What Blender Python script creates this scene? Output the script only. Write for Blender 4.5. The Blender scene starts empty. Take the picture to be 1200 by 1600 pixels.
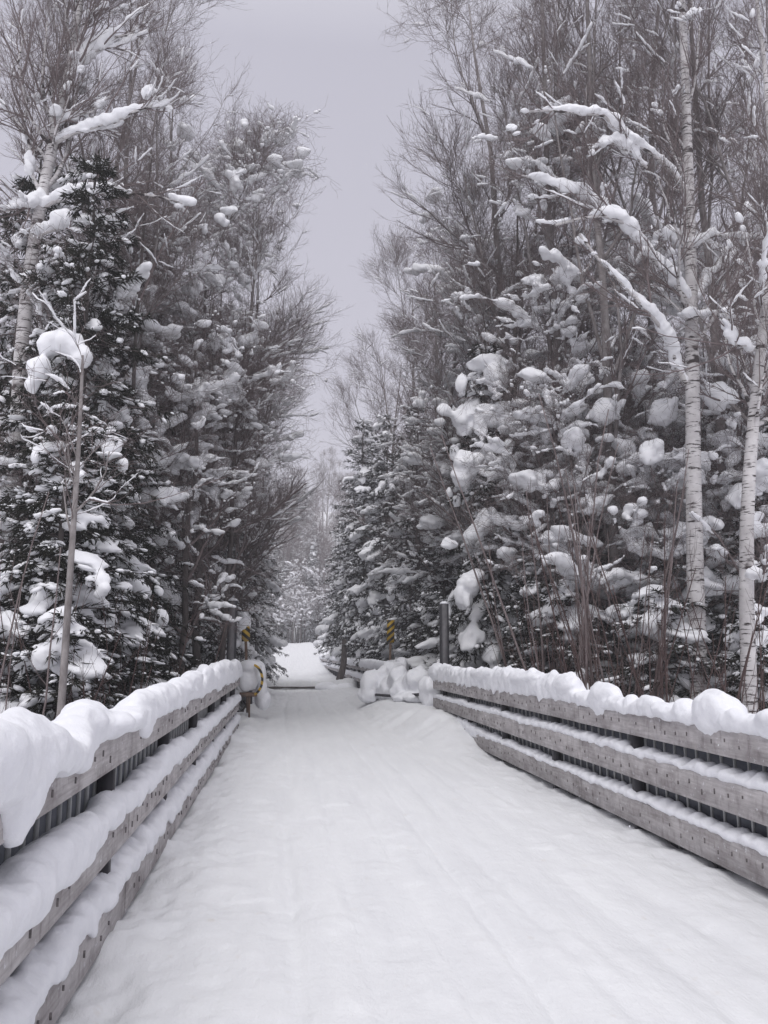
import bpy, math, random
import numpy as np
from mathutils import Vector, Matrix

# ------------------------------------------------------------------ camera, sky, light, exposure
SC = bpy.context.scene
COL = SC.collection
PITCH, YAW, FPX, EYE = math.radians(9.55), math.radians(6.52), 1320.0, 1.60
cam = bpy.data.cameras.new('camera'); camo = bpy.data.objects.new('camera', cam); COL.objects.link(camo)
cam.sensor_fit = 'VERTICAL'; cam.sensor_height = 36.0; cam.lens = FPX / 1600 * 36.0
cam.clip_start = 0.05; cam.clip_end = 2000
camo.location = (0, 0, EYE)
camo.rotation_euler = (math.radians(90) + PITCH, 0, -YAW)
SC.camera = camo
SC.render.resolution_x, SC.render.resolution_y = 768, 1024
SC.view_settings.view_transform = 'Standard'; SC.view_settings.look = 'None'
SC.view_settings.exposure = 0.0; SC.view_settings.gamma = 1.0
SC.cycles.max_bounces = 7; SC.cycles.diffuse_bounces = 4; SC.cycles.volume_bounces = 1

world = bpy.data.worlds.new('World'); SC.world = world; world.use_nodes = True
wt = world.node_tree; wt.nodes.clear()
wo = wt.nodes.new('ShaderNodeOutputWorld'); wb = wt.nodes.new('ShaderNodeBackground')
sky = wt.nodes.new('ShaderNodeTexSky'); sky.sky_type = 'NISHITA'; sky.sun_disc = False
sky.sun_elevation = math.radians(50); sky.sun_rotation = math.radians(196); sky.dust_density = 3.0
bri = wt.nodes.new('ShaderNodeVectorMath'); bri.operation = 'SCALE'; bri.inputs['Scale'].default_value = 0.07
tcw = wt.nodes.new('ShaderNodeTexCoord'); sxw = wt.nodes.new('ShaderNodeSeparateXYZ')
rpw = wt.nodes.new('ShaderNodeValToRGB')
el = rpw.color_ramp.elements
el[0].position = 0.0; el[0].color = (.66, .645, .71, 1)
el[1].position = 0.30; el[1].color = (.595, .582, .665, 1)
e = el.new(0.62); e.color = (.545, .535, .62, 1)
e = el.new(1.0); e.color = (1.35, 1.34, 1.38, 1)
mxw = wt.nodes.new('ShaderNodeMix'); mxw.data_type = 'RGBA'; mxw.inputs[0].default_value = 0.96
nzw = wt.nodes.new('ShaderNodeTexNoise'); nzw.inputs['Scale'].default_value = 2.2; nzw.inputs['Detail'].default_value = 3
mrw = wt.nodes.new('ShaderNodeMapRange'); mrw.inputs[3].default_value = .97; mrw.inputs[4].default_value = 1.04
mulw = wt.nodes.new('ShaderNodeVectorMath'); mulw.operation = 'SCALE'
L = wt.links.new
L(sky.outputs[0], bri.inputs[0]); L(bri.outputs[0], mxw.inputs[6])
L(tcw.outputs['Generated'], sxw.inputs[0]); L(sxw.outputs['Z'], rpw.inputs[0]); L(rpw.outputs[0], mxw.inputs[7])
L(tcw.outputs['Generated'], nzw.inputs['Vector']); L(nzw.outputs[0], mrw.inputs[0])
L(mxw.outputs[2], mulw.inputs[0]); L(mrw.outputs[0], mulw.inputs['Scale'])
L(mulw.outputs[0], wb.inputs['Color']); wb.inputs['Strength'].default_value = 1.0
L(wb.outputs[0], wo.inputs[0])
sun = bpy.data.lights.new('sun', 'SUN'); suno = bpy.data.objects.new('sun', sun); COL.objects.link(suno)
sun.energy = 1.5; sun.angle = math.radians(50); sun.color = (1, .99, .98)
suno.rotation_euler = (math.radians(40), 0, math.radians(-16))

# ------------------------------------------------------------------ helpers
def basis():
    F = np.array([math.sin(YAW) * math.cos(PITCH), math.cos(YAW) * math.cos(PITCH), math.sin(PITCH)])
    R = np.array([math.cos(YAW), -math.sin(YAW), 0.0]); return F, R, np.cross(R, F)
_F, _R, _U = basis()
def at(px, py, Y):
    """world point at distance Y along the trail that the photo shows at (px, py)"""
    d = _F + _R * (px - 600) / FPX + _U * (800 - py) / FPX
    return np.array([0, 0, EYE]) + d * (Y / d[1])

def hash3(i, j, k, s):
    n = (i * 374761393 + j * 668265263 + k * 2147483647 + s * 974634777) & 0xffffffff
    n = ((n ^ (n >> 13)) * 1274126177) & 0xffffffff
    n = n ^ (n >> 16)
    return (n & 0xffff) / 32767.5 - 1.0
def vnoise(P, s=0):
    P = np.asarray(P, float); f = np.floor(P).astype(np.int64); t = P - f; t = t * t * (3 - 2 * t)
    r = 0
    for a in (0, 1):
        for b in (0, 1):
            for c in (0, 1):
                w = (t[..., 0] if a else 1 - t[..., 0]) * (t[..., 1] if b else 1 - t[..., 1]) * (t[..., 2] if c else 1 - t[..., 2])
                r = r + w * hash3(f[..., 0] + a, f[..., 1] + b, f[..., 2] + c, s)
    return r
def fbm(P, o=3, s=0):
    P = np.asarray(P, float); r = 0; a = 1.0
    for k in range(o):
        r = r + a * vnoise(P * 2 ** k, s + 17 * k); a *= .5
    return r
def n1(y, f=1.0, s=0, o=2):
    y = np.asarray(y, float); return fbm(np.stack([y * f, y * 0 + .37, y * 0 + .71], -1), o, s)
def sstep(a, b, x):
    t = np.clip((np.asarray(x, float) - a) / (b - a), 0, 1); return t * t * (3 - 2 * t)
def unit(v):
    return v / np.maximum(np.linalg.norm(v, axis=-1, keepdims=True), 1e-9)

class Geo:
    """collects vertices and faces (tris and quads) of ONE mesh"""
    def __init__(s): s.v = []; s.q = []; s.t = []; s.n = 0
    def add(s, V, Q=None, T=None):
        V = np.array(V, float).reshape(-1, 3)
        if Q is not None and len(Q): s.q.append(np.asarray(Q, np.int64).reshape(-1, 4) + s.n)
        if T is not None and len(T): s.t.append(np.asarray(T, np.int64).reshape(-1, 3) + s.n)
        s.v.append(V); s.n += len(V)
    def mesh(s, name, mat, smooth=True):
        me = bpy.data.meshes.new(name)
        V = np.concatenate(s.v) if s.v else np.zeros((0, 3))
        Q = np.concatenate(s.q) if s.q else np.zeros((0, 4), np.int64)
        T = np.concatenate(s.t) if s.t else np.zeros((0, 3), np.int64)
        me.vertices.add(len(V)); me.vertices.foreach_set('co', V.astype(np.float32).ravel())
        lv = np.concatenate([Q.ravel(), T.ravel()])
        me.loops.add(len(lv)); me.loops.foreach_set('vertex_index', lv.astype(np.int32))
        st = np.concatenate([np.arange(len(Q)) * 4, len(Q) * 4 + np.arange(len(T)) * 3])
        me.polygons.add(len(st)); me.polygons.foreach_set('loop_start', st.astype(np.int32))
        me.update(calc_edges=True); me.validate()
        if smooth: me.polygons.foreach_set('use_smooth', np.ones(len(me.polygons), bool))
        me.materials.append(mat); return me
    def build(s, name, mat, parent=None, smooth=True, loc=None):
        o = bpy.data.objects.new(name, s.mesh(name, mat, smooth)); COL.objects.link(o)
        if parent is not None: o.parent = parent
        if loc is not None: o.location = loc
        return o
    def box(s, x0, x1, y0, y1, z0, z1):
        V = [(x, y, z) for x in (x0, x1) for y in (y0, y1) for z in (z0, z1)]
        s.add(V, [(0, 1, 3, 2), (4, 6, 7, 5), (0, 4, 5, 1), (2, 3, 7, 6), (0, 2, 6, 4), (1, 5, 7, 3)])
    def tubes(s, P, R, k=3, flat=1.0, close=True):
        """N polylines of n points: P (N,n,3), R (N,n)"""
        P = np.asarray(P, float); R = np.asarray(R, float)
        if P.ndim == 2: P = P[None]; R = R[None]
        N, n = P.shape[:2]
        if N == 0: return
        T = unit(np.gradient(P, axis=1)); m = unit(P[:, -1] - P[:, 0])
        ax = np.where(np.abs(m[:, 2:3]) > .8, np.array([[1., 0, 0]]), np.array([[0, 0, 1.]]))
        A = unit(np.cross(T, np.broadcast_to(ax[:, None], T.shape))); B = np.cross(A, T)
        an = np.arange(k) * 2 * math.pi / k
        V = P[:, :, None] + R[:, :, None, None] * (A[:, :, None] * np.cos(an)[:, None] + B[:, :, None] * np.sin(an)[:, None] * flat)
        i = np.arange(N)[:, None, None] * n * k; j = np.arange(n - 1)[None, :, None] * k; a = np.arange(k)[None, None]; b = (a + 1) % k
        Q = np.stack([i + j + a, i + j + b, i + j + k + b, i + j + k + a], -1)
        s.add(V, Q)
        if close:
            tip = (np.arange(N) * n * k)[:, None, None] + np.array([[0], [(n - 1) * k]])[None]
            for e in (0, 1):
                for f in range(1, k - 1):
                    t = np.stack([tip[:, e, 0], tip[:, e, 0] + f, tip[:, e, 0] + f + 1], -1) - 0
                    s.t.append(t + s.n - N * n * k)
    def cones(s, A, B, r):
        """N thin three sided sprays from A to B"""
        A = np.asarray(A); B = np.asarray(B); D = unit(B - A); ax = np.where(np.abs(D[:, 2:3]) > .8, [[1., 0, 0]], [[0, 0, 1.]])
        U = unit(np.cross(D, ax)); W = np.cross(D, U); N = len(A); c = A + (B - A) * .3
        V = np.empty((N, 5, 3)); V[:, 0] = A; V[:, 4] = B
        for q in range(3):
            t = q * 2.0944; V[:, 1 + q] = c + (U * math.cos(t) + W * math.sin(t) * .6) * np.reshape(r, (-1, 1))
        F = np.array([(0, 2, 1), (0, 3, 2), (0, 1, 3), (4, 1, 2), (4, 2, 3), (4, 3, 1)])
        s.add(V, None, F[None] + (np.arange(N) * 5)[:, None, None])
    def blobs(s, C, S, D=None, sub=1, rough=.18, seed=0):
        """N lumps, centres C, half sizes S (N,3) = along D, across, up"""
        C = np.asarray(C, float); S = np.asarray(S, float); N = len(C)
        if N == 0: return
        V, F = ICO[sub]
        D = unit(np.asarray(D, float)) if D is not None else np.tile([1., 0, 0], (N, 1))
        A = unit(np.cross(np.tile([0, 0, 1.], (N, 1)), D) + 1e-6); W = np.cross(D, A)
        P = V[None] * S[:, None]
        P = P[..., :1] * D[:, None] + P[..., 1:2] * A[:, None] + P[..., 2:3] * W[:, None]
        if rough:
            g = vnoise(V[None] * 1.3 + C[:, None] * 7.3, seed); g2 = vnoise(V[None] * 2.9 + C[:, None] * 3.1, seed + 5)
            P = P * (1 + rough * g + rough * .5 * g2)[..., None]
        s.add(P + C[:, None], None, F[None] + (np.arange(N) * len(V))[:, None, None])

def make_ico(sub):
    p = (1 + 5 ** .5) / 2
    V = [(-1, p, 0), (1, p, 0), (-1, -p, 0), (1, -p, 0), (0, -1, p), (0, 1, p), (0, -1, -p), (0, 1, -p), (p, 0, -1), (p, 0, 1), (-p, 0, -1), (-p, 0, 1)]
    F = [(0, 11, 5), (0, 5, 1), (0, 1, 7), (0, 7, 10), (0, 10, 11), (1, 5, 9), (5, 11, 4), (11, 10, 2), (10, 7, 6), (7, 1, 8), (3, 9, 4), (3, 4, 2), (3, 2, 6), (3, 6, 8), (3, 8, 9), (4, 9, 5), (2, 4, 11), (6, 2, 10), (8, 6, 7), (9, 8, 1)]
    V = [np.array(v) / np.linalg.norm(v) for v in V]
    for _ in range(sub):
        mid = {}; G = []
        def m(a, b):
            k = (min(a, b), max(a, b))
            if k not in mid: q = V[a] + V[b]; V.append(q / np.linalg.norm(q)); mid[k] = len(V) - 1
            return mid[k]
        for a, b, c in F:
            x, y, z = m(a, b), m(b, c), m(c, a); G += [(a, x, z), (b, y, x), (c, z, y), (x, y, z)]
        F = G
    return np.array(V), np.array(F)
ICO = {0: make_ico(0), 1: make_ico(1), 2: make_ico(2), 3: make_ico(3)}

def merge_snow(o, voxel, smooth=3, disp=0.0, dsize=.2, fine=False):
    """melt the overlapping lumps of one snow mesh into one surface"""
    m = o.modifiers.new('r', 'REMESH'); m.mode = 'VOXEL'; m.voxel_size = voxel; m.use_smooth_shade = True
    if smooth:
        k = o.modifiers.new('s', 'SMOOTH'); k.iterations = smooth; k.factor = .5
    dg = bpy.context.evaluated_depsgraph_get(); dg.update()
    me = bpy.data.meshes.new_from_object(o.evaluated_get(dg)); old = o.data
    o.modifiers.clear(); 
    if disp:
        co = np.empty(len(me.vertices) * 3, np.float32); me.vertices.foreach_get('co', co); co = co.reshape(-1, 3).astype(float)
        no = np.empty(len(me.vertices) * 3, np.float32); me.vertices.foreach_get('normal', no); no = no.reshape(-1, 3)
        co += no * (fbm(co / dsize, 3, 3) * disp + (vnoise(co / .035, 8) * .0028 if fine else 0))[:, None]
        me.vertices.foreach_set('co', co.astype(np.float32).ravel()); me.update()
    me.polygons.foreach_set('use_smooth', np.ones(len(me.polygons), bool))
    if not me.materials: me.materials.append(old.materials[0])
    o.data = me; bpy.data.meshes.remove(old); me.name = o.name
    return o

def tag(o, label=None, cat=None, group=None, kind=None):
    if label: o['label'] = label
    if cat: o['category'] = cat
    if group: o['group'] = group
    if kind: o['kind'] = kind
    return o
def empty(name, loc=(0, 0, 0), rz=0.0):
    o = bpy.data.objects.new(name, None); COL.objects.link(o); o.location = loc; o.rotation_euler = (0, 0, rz); o.empty_display_size = .3
    return o
def copy_tree(o, parent=None):
    c = o.copy(); COL.objects.link(c); c.parent = parent
    for ch in [x for x in bpy.data.objects if x.parent == o]: copy_tree(ch, c)
    return c

# ------------------------------------------------------------------ materials
def mat(name, rough=.8, spec=.3):
    m = bpy.data.materials.new(name); m.use_nodes = True; nt = m.node_tree; b = nt.nodes['Principled BSDF']
    b.inputs['Roughness'].default_value = rough; b.inputs['Specular IOR Level'].default_value = spec
    return m, nt, b
def nd(nt, t, **kw):
    n = nt.nodes.new(t)
    for k, v in kw.items():
        if hasattr(n, k): setattr(n, k, v)
        else: n.inputs[k.replace('_', ' ')].default_value = v
    return n
def coords(nt, scale=(1, 1, 1), loc=(0, 0, 0)):
    tc = nt.nodes.new('ShaderNodeTexCoord'); mp = nt.nodes.new('ShaderNodeMapping'); mp.inputs['Scale'].default_value = scale; mp.inputs['Location'].default_value = loc
    nt.links.new(tc.outputs['Object'], mp.inputs[0]); return mp.outputs[0]
def ramp(nt, src, stops):
    r = nt.nodes.new('ShaderNodeValToRGB'); e = r.color_ramp.elements
    e[0].position, e[0].color = stops[0][0], (*stops[0][1], 1); e[1].position, e[1].color = stops[-1][0], (*stops[-1][1], 1)
    for p, c in stops[1:-1]: x = e.new(p); x.color = (*c, 1)
    nt.links.new(src, r.inputs[0]); return r.outputs[0]
def bump(nt, b, src, strength, dist):
    n = nt.nodes.new('ShaderNodeBump'); n.inputs['Strength'].default_value = strength; n.inputs['Distance'].default_value = dist
    nt.links.new(src, n.inputs['Height']); nt.links.new(n.outputs[0], b.inputs['Normal']); return n
def noise(nt, vec, scale, detail=3, rough=.5):
    n = nt.nodes.new('ShaderNodeTexNoise'); n.inputs['Scale'].default_value = scale; n.inputs['Detail'].default_value = detail; n.inputs['Roughness'].default_value = rough
    nt.links.new(vec, n.inputs['Vector']); return n.outputs[0]

def simple(name, c0, c1, scale, rough=.8, spec=.25, sc=(1, 1, 1), bst=.3, bd=.01, detail=4):
    m, nt, b = mat(name, rough, spec); v = coords(nt, sc); n = noise(nt, v, scale, detail, .6)
    nt.links.new(ramp(nt, n, [(.3, c0), (.7, c1)]), b.inputs['Base Color'])
    if bst: bump(nt, b, n, bst, bd)
    return m
SNOW = simple('snow', (.80, .805, .845), (.86, .865, .895), 14, .75, .2, bst=.55, bd=.02, detail=6)
SNOWF = simple('forest_snow', (.83, .835, .865), (.91, .912, .93), 3, .8, .15, bst=.5, bd=.03, detail=6)
NEEDLE = simple('spruce_needles', (.016, .017, .014), (.044, .044, .035), 2.5, .85, .1, bst=0)
NEEDLE_B = simple('dull_needles', (.035, .036, .033), (.075, .074, .066), 2.5, .85, .1, bst=0)
TWIG = simple('twig_bark', (.12, .094, .094), (.24, .20, .198), 1.7, .85, .15, bst=0)
TWIG_R = simple('red_stem_bark', (.058, .036, .036), (.12, .085, .08), 1.7, .85, .15, bst=0)
BARK = simple('dark_bark', (.05, .042, .042), (.13, .115, .11), 14, .9, .1, sc=(1, 1, .25), bst=.7, bd=.02)
GREYBARK = simple('grey_bark', (.16, .142, .14), (.36, .335, .33), 7, .85, .15, sc=(1, 1, .6), bst=.4, bd=.01)
STEEL = simple('slate_steel', (.055, .062, .080), (.105, .112, .135), 6, .5, .4, bst=.1)
DARKSTEEL = simple('dark_post_steel', (.022, .021, .026), (.05, .048, .055), 9, .6, .35, sc=(1, 1, .4), bst=.2)
LIGHTSTEEL = simple('light_post_face', (.09, .088, .095), (.15, .145, .152), 9, .6, .3, bst=.1)
RIB = simple('rib_metal', (.45, .46, .46), (.62, .63, .62), 10, .5, .4, bst=.1)
RUSTY = simple('rusty_channel', (.10, .06, .04), (.2, .14, .11), 9, .8, .2, bst=.3)
def birch_mat():
    m, nt, b = mat('birch_bark', .7, .25); v = coords(nt, (1, 1, 1)); n = noise(nt, v, 3, 4, .6)
    base = ramp(nt, n, [(.3, (.42, .40, .40)), (.7, (.66, .64, .64))])
    v2 = coords(nt, (2.2, 2.2, 17)); n2 = noise(nt, v2, 1.6, 4, .65)
    v3 = coords(nt, (1, 1, 2.0)); n3 = noise(nt, v3, 1.4, 3, .6)
    mk = ramp(nt, n2, [(.56, (0, 0, 0)), (.60, (1, 1, 1))]); mk3 = ramp(nt, n3, [(.61, (0, 0, 0)), (.66, (1, 1, 1))])
    mm = nd(nt, 'ShaderNodeMath', operation='MAXIMUM'); nt.links.new(mk, mm.inputs[0]); nt.links.new(mk3, mm.inputs[1])
    mx = nt.nodes.new('ShaderNodeMix'); mx.data_type = 'RGBA'; nt.links.new(mm.outputs[0], mx.inputs[0]); nt.links.new(base, mx.inputs[6]); mx.inputs[7].default_value = (.05, .04, .04, 1)
    nt.links.new(mx.outputs[2], b.inputs['Base Color']); bump(nt, b, n2, .3, .01); return m
BIRCH = birch_mat()
def wood_mat():
    m, nt, b = mat('weathered_board', .8, .2)
    v = coords(nt, (3, 1.1, 22)); g = noise(nt, v, 2.2, 5, .65)
    v2 = coords(nt, (1, .8, 1.6)); st = noise(nt, v2, 3.2, 4, .6)
    v4 = coords(nt, (1, 5, 2.2)); bl = noise(nt, v4, 3.0, 3, .6)
    c1 = ramp(nt, g, [(.25, (.38, .355, .355)), (.5, (.52, .495, .495)), (.75, (.64, .615, .615))])
    c2 = ramp(nt, st, [(.36, (.62, .60, .60)), (.62, (1, 1, 1))])
    c3 = ramp(nt, bl, [(.30, (.72, .70, .70)), (.46, (1, 1, 1))])
    mu = nt.nodes.new('ShaderNodeMix'); mu.data_type = 'RGBA'; mu.blend_type = 'MULTIPLY'; mu.inputs[0].default_value = 1
    nt.links.new(c1, mu.inputs[6]); nt.links.new(c2, mu.inputs[7])
    mu2 = nt.nodes.new('ShaderNodeMix'); mu2.data_type = 'RGBA'; mu2.blend_type = 'MULTIPLY'; mu2.inputs[0].default_value = 1
    nt.links.new(mu.outputs[2], mu2.inputs[6]); nt.links.new(c3, mu2.inputs[7])
    oi = nt.nodes.new('ShaderNodeObjectInfo'); mr = nt.nodes.new('ShaderNodeMapRange'); mr.inputs[3].default_value = .84; mr.inputs[4].default_value = 1.08; nt.links.new(oi.outputs['Random'], mr.inputs[0])
    sv = nt.nodes.new('ShaderNodeVectorMath'); sv.operation = 'SCALE'; nt.links.new(mu2.outputs[2], sv.inputs[0]); nt.links.new(mr.outputs[0], sv.inputs['Scale'])
    fr = ramp(nt, noise(nt, coords(nt, (1, 1.2, 1.6)), 13, 5, .7), [(.60, (0, 0, 0)), (.70, (.8, .8, .8))]); mx = nt.nodes.new('ShaderNodeMix'); mx.data_type = 'RGBA'
    nt.links.new(fr, mx.inputs[0]); nt.links.new(sv.outputs[0], mx.inputs[6]); mx.inputs[7].default_value = (.76, .77, .80, 1)
    nt.links.new(mx.outputs[2], b.inputs['Base Color']); bump(nt, b, g, .6, .007); return m
WOOD = wood_mat()
NAILM = simple('nail_slot', (.11, .10, .10), (.22, .2, .2), 30, .8, .2, bst=0)
def path_mat():
    m, nt, b = mat('trodden_snow', .7, .25)
    v = coords(nt, (1, .14, 1)); n = noise(nt, v, 4.0, 6, .62)
    c = ramp(nt, n, [(.3, (.735, .74, .757)), (.7, (.80, .806, .818))])
    v2 = coords(nt); n2 = noise(nt, v2, 5.5, 3, .6); st = ramp(nt, n2, [(.66, (1, 1, 1)), (.78, (.91, .875, .83))])
    mu = nt.nodes.new('ShaderNodeMix'); mu.data_type = 'RGBA'; mu.blend_type = 'MULTIPLY'; mu.inputs[0].default_value = 1
    nt.links.new(c, mu.inputs[6]); nt.links.new(st, mu.inputs[7]); nt.links.new(mu.outputs[2], b.inputs['Base Color'])
    f = noise(nt, coords(nt, (1, .6, 1)), 22, 5, .65); ad = nd(nt, 'ShaderNodeMath', operation='MULTIPLY_ADD'); ad.inputs[1].default_value = 2.2
    nt.links.new(n, ad.inputs[0]); nt.links.new(f, ad.inputs[2]); bump(nt, b, ad.outputs[0], .6, .016); return m
PATH = path_mat()
def stripe_mat(name, k, period):
    m, nt, b = mat(name, .5, .4); tc = nt.nodes.new('ShaderNodeTexCoord'); sp = nt.nodes.new('ShaderNodeSeparateXYZ'); nt.links.new(tc.outputs['Object'], sp.inputs[0])
    a = nd(nt, 'ShaderNodeMath', operation='MULTIPLY_ADD'); a.inputs[1].default_value = k
    nt.links.new(sp.outputs['X'], a.inputs[0]); nt.links.new(sp.outputs['Z'], a.inputs[2])
    d = nd(nt, 'ShaderNodeMath', operation='DIVIDE'); nt.links.new(a.outputs[0], d.inputs[0]); d.inputs[1].default_value = period
    f = nd(nt, 'ShaderNodeMath', operation='FRACT'); nt.links.new(d.outputs[0], f.inputs[0])
    nt.links.new(ramp(nt, f.outputs[0], [(.47, (.52, .33, .035)), (.53, (.025, .022, .02))]), b.inputs['Base Color']); return m
STRIPE_UP = stripe_mat('hazard_stripes_rising', -.9, .21)
STRIPE_DN = stripe_mat('hazard_stripes_falling', .9, .21)
YELLOW = simple('yellow_paint', (.45, .28, .03), (.55, .36, .05), 9, .5, .3, bst=0)
BLACKP = simple('black_paint', (.02, .02, .02), (.04, .04, .04), 9, .5, .3, bst=0)

# ------------------------------------------------------------------ ground and trail
XL, XR = -0.97, 3.20            # inner faces of the two near board fences
def trail_z(y):
    return 3.0 * sstep(58, 120, y)
def bridge_w(y):                 # 1 on the two bridges, 0 on the embankments
    return np.maximum(1 - sstep(18.6, 19.8, y), sstep(25.5, 27.5, y) * (1 - sstep(46, 49, y)))
def ground_z(x, y):
    xc = 1.1 + .0 * y; d = np.abs(x - xc)
    bw = bridge_w(y)
    near = 2.15 + 1.0 * (1 - bw)
    low = -1.35 * (1 - .7 * sstep(45, 70, y)) + .004 * np.maximum(y, 0)
    s = sstep(near, near + .6 + 3.5 * (1 - bw), d)
    hill = 32 * sstep(118, 205, y) + .00
    side = .02 * np.maximum(d - 12, 0)
    und = .28 * fbm(np.stack([x * .23, y * .23, x * 0], -1), 3, 4) + .07 * fbm(np.stack([x * 1.1, y * 1.1, x * 0], -1), 2, 9)
    z = trail_z(y) - .06 + s * (low + und + side) + hill * 1.0
    return z - .35 * bw * (1 - s)
def grid(xs, ys, zf, name, m, parent=None):
    X, Y = np.meshgrid(xs, ys); Z = zf(X, Y); g = Geo(); nx, ny = len(xs), len(ys)
    i = np.arange(ny - 1)[:, None] * nx; j = np.arange(nx - 1)[None]
    g.add(np.stack([X, Y, Z], -1), np.stack([i + j, i + j + 1, i + j + nx + 1, i + j + nx], -1))
    return g.build(name, m, parent)
xs = np.concatenate([-400 + np.arange(0, 360, 12.0), np.arange(-40, -6, .8), np.arange(-6, 8.2, .2), np.arange(8.4, 42, .8), np.arange(42, 400, 12.0)])
ys = np.concatenate([[-60, -30, -12], np.arange(-5, 60, .25), np.arange(60, 140, 1.0), np.arange(140, 500, 10.0)])
tag(grid(xs, ys, ground_z, 'ground', SNOWF), kind='structure')

def path_z(x, y):
    z = trail_z(y)
    z = z + .016 * fbm(np.stack([x * 1.3, y * .22, x * 0], -1), 3, 1) + .006 * fbm(np.stack([x * 8, y * 1.3, x * 0], -1), 3, 2) + .003 * fbm(np.stack([x * 14, y * 9, x * 0], -1), 2, 21)
    # packed track down the middle, loose edges, ski and sled grooves
    wob = .10 * n1(y, .12, 5)
    for c, w, d in ((1.2, .04, .02), (.05, .05, .022), (.42, .05, .014), (1.55, .06, .018), (2.02, .05, .014), (.85, .04, .010), (2.45, .07, .012)):
        z = z - 1.35 * d * np.exp(-((x - c - wob - .05 * n1(y, .35, int(c * 100))) / w) ** 2) * (.75 + .4 * n1(y, .35, int(c * 50)))
    foot = fbm(np.stack([x * 3.2, y * 2.2, x * 0], -1), 2, 31)
    z = z - .016 * sstep(.45, .8, foot) * np.exp(-((x - .2) / .9) ** 2) + .012 * sstep(.3, .9, -foot)
    # loose snow shoved up against the fences
    dl = x - XL; bl = (-.03 + .05 * n1(y, .8, 7) + .15 * np.exp(-((y - 3.75) / .35) ** 2) + .06 * np.exp(-((y - 5.6) / .4) ** 2) + .12 * sstep(13, 17.5, y))
    z = z + bl * (1 - sstep(.02, .50, dl + .12 * n1(y, 2.2, 8)))
    z = z + .035 * fbm(np.stack([x * 5, y * 3.5, x * 0], -1), 3, 12) * (1 - sstep(.1, .9, dl))
    dr = XR - x; br = .02 + .42 * sstep(13.0, 17.0, y) * (1 - sstep(27, 32, y)) - .02 * (1 - sstep(10, 13, y)) + .10 * sstep(26, 30, y)
    z = z + br * (1 - sstep(.05 + .3 * sstep(17.5, 19, y), .95 + .75 * sstep(17.5, 20, y), dr + .15 * n1(y, 1.4, 18))) + .02 * fbm(np.stack([x * 6, y * 4, x * 0], -1), 3, 13) * (1 - sstep(.1, .7, dr))
    # humps where the trail steps on and off the second bridge
    z = z + .34 * sstep(40.22, 40.38, y) * (1 - sstep(41.2, 45, y)) * (1 + .15 * n1(x, 1.2, 77)) - .10 * np.exp(-((y - 39.0) / .9) ** 2) + .10 * sstep(52, 62, y)
    return z
ys = np.concatenate([np.arange(-3, 2.0, .08), np.arange(2, 8, .025), np.arange(8, 14, .04), np.arange(14, 30, .07), np.arange(30, 39.9, .15), np.arange(39.9, 40.8, .04), np.arange(40.8, 60, .15), np.arange(60, 122, .6)])
xs = np.arange(XL - .12, XR + .14, .03)
pa = grid(xs, ys, path_z, 'path', PATH); tag(pa, kind='structure')
# the deck carrying the snow, seen only at its edge
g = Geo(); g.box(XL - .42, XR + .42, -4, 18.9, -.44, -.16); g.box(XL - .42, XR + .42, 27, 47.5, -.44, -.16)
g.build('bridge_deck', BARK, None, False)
g = Geo(); xq = np.linspace(-.95, 2.75, 40); Pq = np.stack([xq, 40.22 + .03 * n1(xq, 1.5, 3), .075 + .012 * n1(xq, 2.0, 4)], -1); g.tubes(Pq[None], .045 * (1 + .4 * n1(xq, 2.5, 6))[None], 6)  # dark beam at the deck edge, added as the snow ledge's shadow line
g.build('deck_edge_shadow_line', BARK); tag(bpy.data.objects['deck_edge_shadow_line'], kind='structure'); tag(bpy.data.objects['bridge_deck'], kind='structure')
# ---- END GROUND
# ------------------------------------------------------------------ board fences of the bridges
def cap_mesh(g, side, xin, W, ztop, ys, h, of, ob, dr, seed, wedge=0.0):
    n = len(ys); mid = (W + ob - of) / 2; a = (W + ob + of) / 2; rows = []
    rows.append((W + ob * .3, -.012 + 0 * h)); rows.append((W + ob, h * .22))
    for th in np.linspace(.18, math.pi - .18, 11):
        s = mid + a * math.cos(th); up = abs(math.sin(th)) ** .7
        rows.append((s, h * .3 + h * .7 * up * (1 - wedge * (1 - math.cos(th)) / 2)))
    rows.append((-of, h * .18)); rows.append((-of * .85, -dr * .5)); rows.append((-of * .45, -dr)); rows.append((.012 + 0 * h, -dr)); rows.append((.02 + 0 * h, -.015 + 0 * h))
    k = len(rows); P = np.zeros((n, k, 3))
    for j, (s, z) in enumerate(rows): P[:, j, 0] = s; P[:, j, 1] = ys; P[:, j, 2] = z
    d = fbm(P * np.array([7, 5, 7]) + seed, 3, seed) * (.16 * h + .006)[:, None]
    d[:, -2:] = 0; d[:, 0] = 0
    P[..., 2] += d; P[..., 0] += .5 * vnoise(P * 9 + seed, seed + 1) * (.12 * h)[:, None] * (np.arange(k) < k - 2)
    V = P.copy(); V[..., 0] = xin + side * P[..., 0]; V[..., 2] = ztop + P[..., 2]
    i = np.arange(n - 1)[:, None] * k; j = np.arange(k)[None]; j2 = (j + 1) % k
    g.add(V, np.stack([i + j, i + j2, i + k + j2, i + k + j], -1))
    for r in (0, n - 1):
        c = V[r].mean(0); b = np.arange(k); T = np.stack([b, (b + 1) % k, np.full(k, k)], -1)
        g.add(np.vstack([V[r], c]), None, T if r else T[:, ::-1])

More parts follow.
